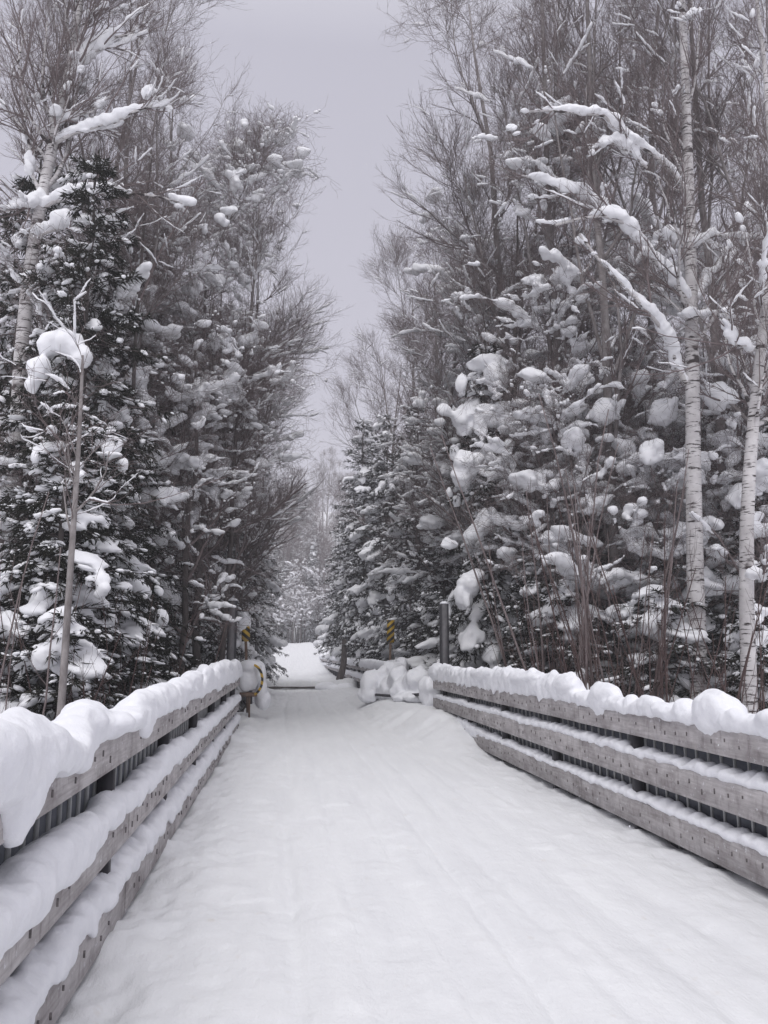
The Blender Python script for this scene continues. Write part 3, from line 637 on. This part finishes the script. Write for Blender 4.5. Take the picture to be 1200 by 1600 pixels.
def shrub(seed, H, stems=9, spread=.5, bark=TWIG_R, snow=.0, br=4, tw=3, up=.22, r0=.014, blobs=0):
    rng = np.random.RandomState(seed); root = empty('bare_shrub'); n = 9
    az = rng.uniform(0, 6.28, stems); o = np.stack([np.cos(az), np.sin(az), 0 * az], -1) * rng.uniform(0, .35, (stems, 1)) * spread; o[:, 2] = -.2
    d = unit(np.stack([np.cos(az) * spread * .35, np.sin(az) * spread * .35, np.ones(stems)], -1) + rng.normal(size=(stems, 3)) * .08); L = rng.uniform(.6, 1, stems)[:, None] * H / (n - 1); out = [o]
    for k in range(n - 1): d = unit(d + rng.normal(size=d.shape) * .05 + np.array([0, 0, .05])); o = o + d * L; out.append(o)
    P = np.stack(out, 1); R = rng.uniform(.6, 1.3, stems)[:, None] * r0 * np.linspace(1, .25, n)[None]
    g = Geo(); g.tubes(P, R, 5); g.build('stems', bark, root)
    Bp, Br = grow(rng, P, R, br, .4, 1.3, (.3, .8), up, 6, .1, .2, .5, .003, .5); Tp, Tr = grow(rng, Bp, Br, tw, .15, .5, (.3, .8), up, 4, .12, .1, .6, .0022, .4)
    g = Geo(); g.tubes(Bp, Br, 3, close=False); g.tubes(Tp, Tr, 3, close=False); g.build('twigs', bark, root)
    if snow:
        g = Geo(); a, b = pick(rng, Bp, Br, .6); limb_snow(g, rng, a, b, snow, 5, .6)
        if blobs: a, b = pick(rng, Bp, Br, blobs); blob_snow(g, rng, a, b, 2, .04, .13, 2, .3)
        g.build('snow', SNOWF, root)
    return root
def base_z(x, y): return float(ground_z(np.array(float(x)), np.array(float(y))))
USED = set(); RAD = {}
def place(proto, x, y, rz, s, label, cat, group=None, tilt=(0, 0), sz=1.0):
    o = proto if proto.name not in USED else copy_tree(proto); USED.add(o.name)
    if y > 9 and 'hillside' not in label and 'far end' not in label and (y > 17 or RAD.get(proto.name, .5) > 1):      # keep the open trail free
        o_x = 2.2 + RAD.get(proto.name, .5) * s
        if abs(x - 1.1) < o_x: x = 1.1 + (o_x if x > 1.1 else -o_x)
    o.location = (x, y, base_z(x, y)); o.rotation_euler = (tilt[0], tilt[1], rz); o.scale = (s, s, s * sz); tag(o, label, cat)
    if group: o['group'] = group
    elif 'group' in o: del o['group']
    return o
HAZE = True
# ------------------------------------------------------------------ the hero trees seen in the photograph
def locl(base, *pts):
    """photo points (px, py, Y) as points relative to a tree base"""
    return [tuple(at(a, b, c) - base) for a, b, c in pts]
def bpos(px, Y):
    x = at(px, 1022, Y)[0]; return np.array([x, Y, base_z(x, Y)])
def fin(root, b, label, cat, group=None):
    root.location = tuple(b); tag(root, label, cat, group); USED.add(root.name); return root

b = bpos(1085, 15)
t = bare_tree(11, 20, .165, BIRCH, 22, (.6, 1.1), (1.6, 3.2), tmin=.35, br=8, tw=8, tl=4, snow=.055, blobs=.10, sblob=(.05, .11), fork=False, fan=True, kind='birch_tree', tk=14, snow_f=.3,
    trunk_pts=[(0, 0, -.3)] + locl(b, (1084, 900, 15), (1083, 650, 15), (1080, 450, 15), (1076, 250, 15), (1068, 60, 15), (1060, -120, 15), (1050, -260, 15)),
    extra=[(locl(b, (1078, 475, 15), (1040, 425, 14.8), (1000, 378, 14.6), (972, 343, 14.4), (918, 332, 14.2), (868, 352, 14)), .055),
           (locl(b, (975, 347, 14.4), (950, 330, 14.5), (925, 312, 14.6), (880, 292, 14.7), (815, 274, 14.8)), .04),
           (locl(b, (1072, 600, 15), (1050, 545, 14.7), (1020, 490, 14.4), (962, 425, 14.1), (905, 366, 13.9)), .06),
           (locl(b, (1085, 500, 15), (1060, 496, 14.8), (1110, 490, 14.7), (1138, 496, 14.5)), .04),
           (locl(b, (1074, 300, 15), (1035, 252, 14.8), (985, 212, 14.6), (930, 172, 14.4), (870, 174, 14.2), (812, 176, 14.1)), .05),
           (locl(b, (1010, 262, 14.8), (985, 240, 14.7), (955, 225, 14.6), (942, 232, 14.5)), .035),
           (locl(b, (1080, 390, 15), (1105, 368, 14.8), (1140, 372, 14.7), (1165, 380, 14.6)), .035),
           (locl(b, (1080, 395, 15), (1060, 372, 15), (1045, 368, 15), (1030, 372, 15)), .03),
           (locl(b, (1088, 470, 15), (1115, 430, 15.2), (1140, 395, 15.4), (1170, 360, 15.5)), .045)], exsnow=.115)
fin(t, b, 'large white birch with black scarred bark and arching snow rolled limbs', 'birch tree')
b = bpos(1160, 13)
t = bare_tree(12, 16, .12, BIRCH, 16, (.5, 1.0), (1.5, 3), tmin=.35, br=8, tw=8, tl=4, snow=.05, blobs=.1, sblob=(.05, .1), fork=False, fan=True, kind='birch_tree', tk=14,
    trunk_pts=[(0, 0, -.3)] + locl(b, (1162, 950, 13), (1167, 800, 13), (1175, 660, 13), (1190, 540, 13), (1202, 430, 13), (1212, 250, 13), (1190, 60, 13), (1170, -100, 13)),
    extra=[(locl(b, (1180, 545, 13), (1160, 540, 12.8), (1142, 515, 12.6), (1130, 486, 12.6)), .035), (locl(b, (1166, 905, 13), (1190, 905, 12.7), (1215, 895, 12.4), (1240, 890, 12.2)), .03)], exsnow=.09)
fin(t, b, 'slim white birch leaning outward behind the fence with peeling bark', 'birch tree')
b = bpos(25, 16.2)
t = bare_tree(13, 19, .15, BIRCH, 24, (.5, 1.0), (2, 3.6), tmin=.4, br=9, tw=8, tl=4, snow=.055, blobs=.1, sblob=(.05, .12), fork=False, fan=True, kind='birch_tree', tk=12,
    trunk_pts=[(0, 0, -.3)] + locl(b, (22, 800, 16.2), (28, 560, 16.2), (48, 400, 16.2), (68, 290, 16.2), (90, 190, 16.2), (107, 110, 16.2), (122, 40, 16.2), (140, -80, 16.2), (150, -200, 16.2)),
    extra=[(locl(b, (97, 140, 16.2), (125, 105, 16.1), (150, 78, 16.0), (178, 62, 15.9), (215, 40, 15.8)), .05), (locl(b, (84, 225, 16.2), (125, 207, 16.0), (165, 195, 15.8), (195, 190, 15.7), (222, 172, 15.6), (244, 150, 15.5)), .045),
           (locl(b, (60, 330, 16.2), (95, 312, 16.0), (130, 297, 15.9), (190, 298, 15.7), (240, 308, 15.6), (285, 318, 15.5)), .045), (locl(b, (50, 375, 16.2), (90, 355, 16.0), (130, 346, 15.9), (180, 356, 15.7), (220, 372, 15.6)), .035),
           (locl(b, (66, 300, 16.2), (50, 318, 16.0), (20, 326, 15.8), (-20, 330, 15.6)), .04), (locl(b, (88, 200, 16.2), (100, 185, 16.0), (130, 172, 15.9), (172, 150, 15.8)), .035), (locl(b, (64, 305, 16.2), (48, 260, 16.1), (38, 200, 16.1), (36, 130, 16.0)), .04)], exsnow=.115)
fin(t, b, 'pale forked birch rising above the dark spruces with snow rolls on its limbs', 'birch tree')
b = bpos(95, 9.5)
t = bare_tree(14, 5.2, .035, GREYBARK, 9, (.5, 1.1), (.5, 1.3), tmin=.45, br=5, tw=4, tl=0, snow=.018, fork=False, kind='sapling', tk=8, trunk_pts=[(0, 0, -.2)] + locl(b, (98, 1080, 9.5), (106, 950, 9.5), (114, 830, 9.5), (121, 735, 9.5), (126, 640, 9.5), (130, 540, 9.5)))
fin(t, b, 'thin pale sapling standing just behind the near fence', 'sapling', )
b = bpos(215, 17.2)
t = bare_tree(15, 9, .042, BARK, 12, (.35, .7), (1.2, 2.6), tmin=.5, br=6, tw=5, tl=3, snow=.02, snow_f=.2, fork=False, kind='bare_tree', tk=8, trunk_pts=[(0, 0, -.2)] + locl(b, (208, 900, 17.2), (205, 700, 17.2), (211, 520, 17.2), (222, 400, 17.2), (228, 310, 17.2), (240, 230, 17.2)),
    extra=[(locl(b, (214, 480, 17.2), (235, 420, 17.2), (260, 370, 17.2), (290, 320, 17.2), (320, 280, 17.2)), .03)], exsnow=.02)
fin(t, b, 'slender dark bare tree forking in front of the spruces', 'tree')

# heavy spruce beside the post
b = bpos(772, 20.5)
def pil(px, py, Y, w, h, tz=0.): Y = b[1] - (b[1] - Y) * PK; p = at(px, py, Y) - b; k = Y / FPX; return (p[0], p[1], p[2], w * k, min(w, h) * k * 1.1, h * k, tz)
H5 = at(768, 505, 20.5)[2] - b[2]; PK = .7
t = spruce(21, H5, 1.85, nb=210, heavy=.42, pil=(.09, .22), specks=8000, tw=20, voxel=.045, sag=.12, prof=.62, extra=[
    pil(762, 566, 19.8, 34, 15), pil(785, 572, 19.8, 22, 12), pil(772, 592, 19.6, 21, 26), pil(766, 648, 19.4, 24, 20), pil(752, 665, 19.4, 10, 26), pil(805, 665, 19.5, 25, 24), pil(783, 640, 19.8, 22, 14), pil(838, 690, 19.6, 20, 22), pil(840, 655, 19.6, 12, 14),
    pil(728, 728, 19.2, 20, 22, -.6), pil(722, 745, 19.2, 17, 16), pil(742, 718, 19.3, 16, 12), pil(723, 935, 18.7, 14, 20), pil(733, 915, 18.7, 16, 20, .8), pil(742, 900, 18.8, 16, 10, .4), pil(830, 640, 20, 26, 14, -.3), pil(722, 600, 20, 10, 22), pil(718, 655, 20, 14, 16), pil(695, 640, 20, 12, 12), pil(745, 830, 19, 22, 15, .5), pil(760, 810, 19, 14, 16), pil(800, 770, 19, 12, 9), pil(700, 850, 19, 14, 10)])
fin(t, b, 'big snow laden spruce crowned with huge snow pillows', 'spruce tree', 'snowy spruces beside the trail')
b = bpos(108, 15)
H1 = at(105, 215, 15)[2] - b[2]; PK = 1.0
t = spruce(22, H1, 2.2, nb=270, heavy=.10, pil=(.07, .17), specks=4500, tw=22, voxel=.045, sag=.10, prof=.55, extra=[pil(92, 530, 14.1, 24, 14, .2), pil(112, 540, 14.0, 22, 20, -.5), pil(130, 556, 14.0, 14, 18, -.7), pil(78, 545, 14.2, 16, 16), pil(100, 520, 14.3, 14, 9), pil(60, 575, 14.1, 17, 19, .6), pil(50, 600, 14.1, 10, 16), pil(155, 812, 13.3, 18, 15, -.6), pil(137, 790, 13.3, 10, 11), pil(145, 800, 13.4, 14, 10), pil(175, 700, 13.5, 14, 18, -.8), pil(192, 725, 13.5, 10, 12), pil(166, 690, 13.6, 12, 9)])
fin(t, b, 'tallest dark spruce with sparse tip and drooping snow hood', 'spruce tree', 'snowy spruces beside the trail')

# ------------------------------------------------------------------ kinds used again and again
A1 = bare_tree(31, 20, .125, GREYBARK, 40, (.5, .95), (3.0, 5.6), tmin=.25, br=9, tw=8, tl=3, fan=True, snow=.06, blobs=.02, snow_f=.42, up=.12)
A2 = bare_tree(32, 17, .105, GREYBARK, 36, (.45, .95), (2.6, 5.2), tmin=.22, br=9, tw=8, tl=3, fan=True, snow=.055, blobs=0, snow_f=.38, up=.14, lean=(.8, 0))
A3 = bare_tree(33, 14, .09, BARK, 32, (.5, 1.05), (1.8, 4.0), tmin=.18, br=9, tw=8, tl=3, fan=True, snow=.075, blobs=.07, snow_f=.6, up=.08, lean=(-.5, .3), sblob=(.05, .13))
T1 = bare_tree(34, 8, .07, BARK, 34, (.5, 1.1), (1.2, 2.8), tmin=.06, br=8, tw=7, tl=3, snow=.07, blobs=.20, snow_f=.8, up=.05, voxel=.032, sblob=(.05, .16), kind='snow_laden_tree')
T2 = bare_tree(35, 6.5, .06, BARK, 30, (.6, 1.2), (1.1, 2.6), tmin=.05, br=8, tw=7, tl=3, snow=.075, blobs=.24, snow_f=.8, up=.03, voxel=.034, sblob=(.05, .19), kind='snow_laden_tree', lean=(.6, 0))
T3 = bare_tree(36, 9.5, .065, BARK, 34, (.55, 1.15), (1.3, 3.0), tmin=.30, br=9, tw=8, tl=3, snow=.07, blobs=.20, snow_f=.8, up=.05, voxel=.033, sblob=(.05, .16), kind='snow_laden_tree')
S_A = spruce(41, 11, 2.3, nb=230, heavy=.15, specks=4500, tw=20, pil=(.07, .17))
S_B = spruce(42, 9, 2.0, nb=200, heavy=.22, specks=6500, tw=19, pil=(.07, .19), prof=.7)
S_C = spruce(43, 8, 1.5, nb=190, heavy=.22, specks=9000, tw=18, pil=(.05, .13), prof=.75)
S_D = spruce(44, 4.5, 1.5, nb=120, heavy=.45, specks=3500, tw=18, pil=(.08, .22), prof=.6, voxel=.04)
S_F = spruce(46, 14, 2.7, nb=320, heavy=.30, specks=13000, tw=21, pil=(.07, .20), prof=.62, skirt=.88, sag=.08)
S_E = spruce(45, 7, 1.9, needles=NEEDLE_B, nb=110, heavy=.30, specks=2500, tw=13, pil=(.08, .2), prof=.5)
RAD.update({A1.name: .4, A2.name: .4, A3.name: .7, S_F.name: .8, T1.name: 1.9, T2.name: 1.9, T3.name: .8, S_A.name: 2.2, S_B.name: 2.1, S_C.name: 1.25, S_D.name: 1.2, S_E.name: 1.6})
SH1 = shrub(51, 4.2, 10, .6, TWIG_R, 0); SH2 = shrub(52, 3.2, 14, .9, TWIG_R, .02, blobs=.03); SH3 = shrub(53, 5.5, 6, .4, TWIG, .02, r0=.02, blobs=.02)
PH = {A1.name: 20, A2.name: 17, A3.name: 14, T1.name: 8, T2.name: 6.5, T3.name: 9.5, S_A.name: 11, S_B.name: 9, S_C.name: 8, S_F.name: 14, S_D.name: 4.5, S_E.name: 7, SH1.name: 4.2, SH2.name: 3.2, SH3.name: 5.5}
KEY = {k.name: PH[k.name] for k in (A1, A2, A3, T1, T2, T3, S_A, S_B, S_C, S_D, S_E, S_F, SH1, SH2, SH3)}
rp = random.Random(77)
def stand(proto, px, ptop, Y, label, cat, group=None, wide=1.0):
    """a copy whose foot is at column px and whose tip the photo shows at height ptop"""
    x = at(px, 1022, Y)[0]; H = at(px, ptop, Y)[2] - base_z(x, Y); s = H / KEY[proto.name if proto.name in KEY else proto.name]
    return place(proto, x, Y, rp.uniform(0, 6.28), s * wide, label, cat, group, sz=1 / wide)
GS = 'snowy spruces beside the trail'
for a in [
    (S_A, 4, 200, 17.5, 'dark spruce cut by the frame behind the pale forked birch', 1.0),
    (S_B, 200, 300, 19.5, 'spruce behind the slender forking tree, beside the tallest spruce', 1.0),
    (S_C, 375, 455, 27, 'narrow pointed spruce rising among bare twigs near the steel post', 1.2),
    (S_B, 318, 520, 23, 'full spruce with many snow tufts behind the near fence end', 1.0),
    (S_A, 262, 575, 17, 'broad black green spruce low over the middle of the fence', 1.3),
    (S_F, 392, 640, 34, 'slim spruce above the half hidden striped marker', .95),
    (S_F, 340, 600, 25, 'tall full spruce over the end of the near fence', .8),
    (S_F, 405, 760, 50, 'small far spruce at the bend of the trail', 1.2),
    (S_B, 45, 600, 12.3, 'snow clumped spruce nearest the camera behind the thick fence snow', 1.3),
    (S_A, 175, 640, 13.6, 'wide spruce behind the thin pale sapling', 1.5),
    (S_B, 325, 765, 23, 'low spruce just beyond the fence beside the steel post', 1.5),
    (S_D, -10, 880, 11.5, 'round snow capped young spruce at the picture edge above the fence', 1.2),
    (S_D, 110, 930, 11.0, 'squat young spruce beneath the sapling with snowy boughs', 1.3),
    (S_D, 230, 900, 14, 'squat dark young spruce close behind the fence boards', 1.4),
    (S_F, 545, 642, 48, 'pointed spruce nearest the open trail with a fan of snowy boughs', 1.1),
    (S_F, 578, 662, 52, 'second spruce of the dense cluster, shorter than its neighbours', 1.0),
    (S_F, 607, 640, 42, 'middle spruce of the dense cluster above the striped marker', 1.0),
    (S_F, 650, 610, 36, 'tall spruce closing the dense cluster before bare twigs', 1.15),
    (S_F, 515, 790, 60, 'low wide spruce spreading over the far fence stub', 1.2),
    (S_D, 560, 880, 33, 'low snowy spruce under the cluster behind the far fence', 1.5),
    (S_C, 662, 790, 27, 'small snow capped spruce between the marker and the steel post', 1.5),
    (S_D, 640, 920, 26, 'bushy snow heaped young spruce behind the heart shaped drift', 1.6),
    (S_D, 722, 905, 23.5, 'young spruce under the hanging snow slab of the big spruce', 1.4),
    (S_B, 850, 640, 23, 'snow clotted spruce behind the big pillowed one', 1.1),
    (S_B, 830, 800, 18.5, 'dark low spruce behind the flat snow roll on the fence', 1.3),
    (S_E, 905, 700, 20, 'ragged spruce among thin bare stems', 1.2),
    (S_E, 985, 740, 19, 'ragged dull spruce beside the large birch', 1.3),
    (S_B, 1015, 620, 25, 'snow filled spruce seen behind the arching birch limbs', 1.2),
    (S_A, 1130, 600, 18, 'dark spruce filling the gap between the two white birches', 1.1),
    (S_E, 1120, 800, 16.5, 'low ragged spruce between the birch trunks', 1.5),
    (S_B, 1205, 640, 16, 'spruce behind the leaning birch at the picture edge', 1.3),
    (S_D, 900, 890, 17, 'low dark young spruce behind the larger snow dome', 1.5),
    (S_D, 1035, 900, 15.5, 'squat young spruce at the foot of the large birch', 1.5),
    (S_D, 1195, 930, 14, 'squat young spruce at the foot of the leaning birch', 1.3)]:
    stand(a[0], a[1], a[2], a[3], a[4], 'spruce tree', GS, a[5])
GB = 'bare leafless trees over the trail'
for a in [
    (A1, 232, 120, 22, 'tall bare tree with a fine domed crown behind the slender forking tree', 1.0),
    (A2, 350, 330, 26, 'bare tree whose twigs reach farthest over the trail', 1.15),
    (A1, 160, 0, 19, 'tall bare tree with tangled twigs beside the forked birch', .9),
    (A3, 420, 400, 31, 'lower bare tree with drooping snowy branches by the open sky', 1.25),
    (A2, 80, -40, 20, 'dense bare tree behind the forked birch', 1.0),
    (A3, 440, 620, 40, 'small far bare tree hung with snow at the trail bend', 1.3),
    (A3, 350, 470, 21, 'snow hung bare tree among the spruces above the near fence end', 1.1),
    (A1, 885, -130, 20, 'tall bare aspen with upright twigs next to the large birch', .95),
    (A2, 850, -20, 23, 'tall bare tree whose bough tips meet the open sky', 1.1),
    (A2, 750, 400, 25, 'lower bare tree leaning thin boughs out into the open sky', 1.25),
    (A3, 790, 300, 21.5, 'bare tree with thick snow clots above the pillowed spruce', 1.15),
    (A1, 965, -200, 18, 'tall bare tree with reddish twigs behind the arching birch limbs', .9),
    (A2, 1000, -100, 22, 'bare tree crowded behind the large birch trunk', 1.0),
    (A1, 1150, -180, 17, 'dense bare tree with knotted twigs between the birches', .9),
    (A2, 1215, -150, 16, 'bare tree at the picture edge behind the leaning birch', .9),
    (A1, 690, 380, 38, 'distant bare tree with a round twig crown behind the spruce cluster', 1.0),
    (A2, 640, 470, 44, 'pale distant bare tree leaning over the dense cluster', 1.1),
    (A2, 590, 560, 52, 'faint far bare tree nearest the gap of sky', 1.1)]:
    stand(a[0], a[1], a[2], a[3], a[4], 'tree', GB, a[5])
GT = 'snow laden small trees under the tall ones'
for a in [
    (T3, 392, 440, 24, 'snow laden tree above the striped marker whose snowy boughs reach over the trail'), (T3, 330, 400, 20.5, 'snow laden tree before the leafless crowns above the near fence end'),
    (T3, 415, 600, 31, 'snow laden tree hanging over the far fence stub'), (T3, 300, 520, 18.5, 'snow laden tree behind the broad black green spruce'), (T3, 425, 730, 42, 'snow laden tree farthest along the shaded side of the trail'),
    (T3, 705, 500, 27, 'snow laden tree between the dense cluster and the pillowed spruce'), (T3, 930, 430, 20, 'snow laden tree behind the long snow rolled limb'),
    (T1, 880, 560, 19.5, 'snow laden small tree behind the thin dark stems'), (T2, 940, 640, 18, 'snow laden small tree with ball shaped clumps before the large birch'),
    (T1, 1010, 540, 21, 'snow laden small tree framed by the long snow rolled limb'), (T2, 1070, 640, 17.5, 'snow laden small tree wrapped round the large birch trunk'),
    (T1, 1140, 540, 19, 'snow laden small tree between the two birches'), (T2, 1200, 600, 15.5, 'snow laden small tree at the picture edge'),
    (T1, 720, 560, 25, 'snow laden small tree behind the steel post'), (T1, 330, 560, 20, 'snow laden small tree lit among spruces before the near fence end'),
    (T2, 385, 720, 26, 'snow laden small tree whose branch juts out over the trail'), (A3, 385, 560, 25, 'snow laden tree of middling height in front of the far bend'), (T2, 440, 770, 34, 'frosted small tree at the far bend'),
    (T1, 260, 480, 21, 'snow laden small tree above the broad black green spruce'), (T2, 150, 480, 18, 'snow laden small tree beside the tallest spruce'),
    (T1, 20, 540, 16, 'snow laden small tree beneath the forked birch'), (T1, 960, 500, 24, 'snow laden small tree deep behind the thin stems'),
    
    (T1, 790, 520, 24, 'snow laden small tree above the pillowed spruce')]:
    stand(a[0], a[1], a[2], a[3], a[4], 'tree', GT, 1.15)
GH = 'thin bare shrubs and stems behind the fences'
k = 0
SHL = {SH1: 'upright', SH2: 'low spreading', SH3: 'tall thin'}
for px, pt, Y, pr, wh in [(895, 600, 14.5, SH3, 'before the pillowed spruce'), (950, 690, 14, SH1, 'behind the smaller snow dome'), (985, 640, 14.6, SH3, 'just before the ragged dull spruce'), (925, 860, 13, SH2, 'close behind the smaller snow dome'),
        (1025, 700, 13.5, SH1, 'just before the large birch'), (1100, 780, 12, SH1, 'between the two white birches'), (860, 760, 16, SH1, 'behind the flat snow roll on the fence'), (1000, 900, 12, SH2, 'between the two snow domes'),
        (1185, 840, 11, SH1, 'beside the leaning birch'), (40, 760, 10.5, SH1, 'beside the thin pale sapling'), (5, 650, 10, SH3, 'at the picture edge above the thick fence snow'), (160, 850, 11, SH1, 'in front of the wide dark spruce'),
        (70, 930, 9.5, SH2, 'at the foot of the thin pale sapling'), (245, 880, 13, SH1, 'in front of the broad black green spruce'), (915, 560, 16, SH3, 'among the ball shaped snow clumps'), (845, 620, 17, SH3, 'beside the big pillowed spruce')]:
    stand(pr, px, pt, Y, SHL[pr] + ' reddish bare shrub ' + wh, 'shrub', GH, 1.0)

# ------------------------------------------------------------------ ranks of forest behind
rf = random.Random(9); n_back = 0
def rank(side, Y0, Y1, X0, X1, count, pool, s0, s1, label, cat, group):
    for _ in range(count):
        Y = rf.uniform(Y0, Y1); X = (1.1 + side * rf.uniform(X0, X1)); pr = rf.choice(pool)
        u = (X / Y); 
        if abs(u) > .75: continue
        place(pr, X, Y, rf.uniform(0, 6.28), rf.uniform(s0, s1), label, cat, group, (rf.uniform(-.04, .04), rf.uniform(-.04, .04)))
LB, LS, LT = 'bare tree in the deep ranks of the forest behind', 'snowy spruce in the deep ranks of the forest behind', 'snow laden small tree in the deep ranks of the forest behind'
GB2, GS2, GT2 = 'bare trees deep in the forest', 'spruces deep in the forest', 'snow laden trees deep in the forest'
for sd in (-1, 1):
    wh = ' the dark spruces' if sd < 0 else ' the white birches'
    LB, LS, LT = 'bare tree in the deep ranks of the forest behind' + wh, 'snowy spruce in the deep ranks of the forest behind' + wh, 'snow laden small tree in the deep ranks behind' + wh
    GB2, GS2, GT2 = 'bare trees deep behind' + wh, 'spruces deep behind' + wh, 'snow laden trees deep behind' + wh
    x0 = 6.5 if sd < 0 else 8.0
    rank(sd, 20, 32, x0, 22, 8, [A1, A2, A3], .8, 1.05, LB, 'tree', GB2)
    rank(sd, 32, 55, 5.8, 34, 9, [A1, A2, A3], .8, 1.05, LB, 'tree', GB2)
    rank(sd, 19, 30, x0, 20, 12, [T1, T2], .9, 1.5, LT, 'tree', GT2)
    rank(sd, 30, 60, 4.6, 26, 12, [T1, T2], 1.0, 1.7, LT, 'tree', GT2)
    rank(sd, 19, 34, x0, 22, 10, [S_A, S_B, S_C], .7, 1.1, LS, 'spruce tree', GS2)
    rank(sd, 34, 75, 4.6, 30, 12, [S_A, S_B, S_C], .75, 1.15, LS, 'spruce tree', GS2)
    rank(sd, 55, 115, 4.4, 26, 16, [A2, A3, T1, T2], .8, 1.2, 'pale bare tree lining the far rising trail on the side of' + wh, 'tree', 'trees along the far trail by' + wh)
rank(1, 135, 190, -22, 22, 75, [A1, A2, A3, A3, T1], .6, .95, 'tiny bare tree on the hazy hillside where the trail ends', 'tree', 'trees on the far hillside')
rank(1, 120, 175, -20, 22, 26, [S_B, S_C, S_F], .7, 1.1, 'tiny spruce on the hazy hillside where the trail ends', 'spruce tree', 'spruces on the far hillside')

rank(1, 121, 145, -7.5, 6, 46, [A3, S_F, T1, A2, S_B, S_F], .75, 1.2, 'bare or frosted tree crowding the far end of the trail', 'tree', 'trees at the end of the trail')
rank(1, 115, 124, -8, 8, 34, [T1, T2, T2, S_D], .8, 1.3, 'frosted small tree closing the far end of the trail', 'tree', 'frosted trees at the end of the trail')
# ------------------------------------------------------------------ falling snow
rng = np.random.RandomState(3); n = 170; Yf = rng.uniform(5.0, 18, n); px = rng.uniform(-60, 1260, n); py = rng.uniform(-60, 1500, n)
P = np.array([at(a, c_, y) for a, c_, y in zip(px, py, Yf)]); k = (P[:, 2] > .3); P = P[k]; s = rng.uniform(.0025, .0050, len(P))
g = Geo(); g.blobs(P, np.stack([s, s, s * 1.2], -1), None, 1, .3, 2); tag(g.build('falling_snowflakes', SNOW), 'loose snowflakes drifting down through the air', 'snowflakes', kind='stuff')

# ------------------------------------------------------------------ haze
m = bpy.data.materials.new('haze'); m.use_nodes = True; nt = m.node_tree; nt.nodes.clear(); o_ = nt.nodes.new('ShaderNodeOutputMaterial'); v_ = nt.nodes.new('ShaderNodeVolumePrincipled')
v_.inputs['Color'].default_value = (.93, .93, .96, 1); v_.inputs['Density'].default_value = .0019; v_.inputs['Anisotropy'].default_value = .2; nt.links.new(v_.outputs[0], o_.inputs['Volume'])
if HAZE:
    g = Geo(); g.box(-420, 420, -70, 520, -4, 46); tag(g.build('haze', m, None, False), 'pale winter haze filling the air', 'haze', kind='stuff')
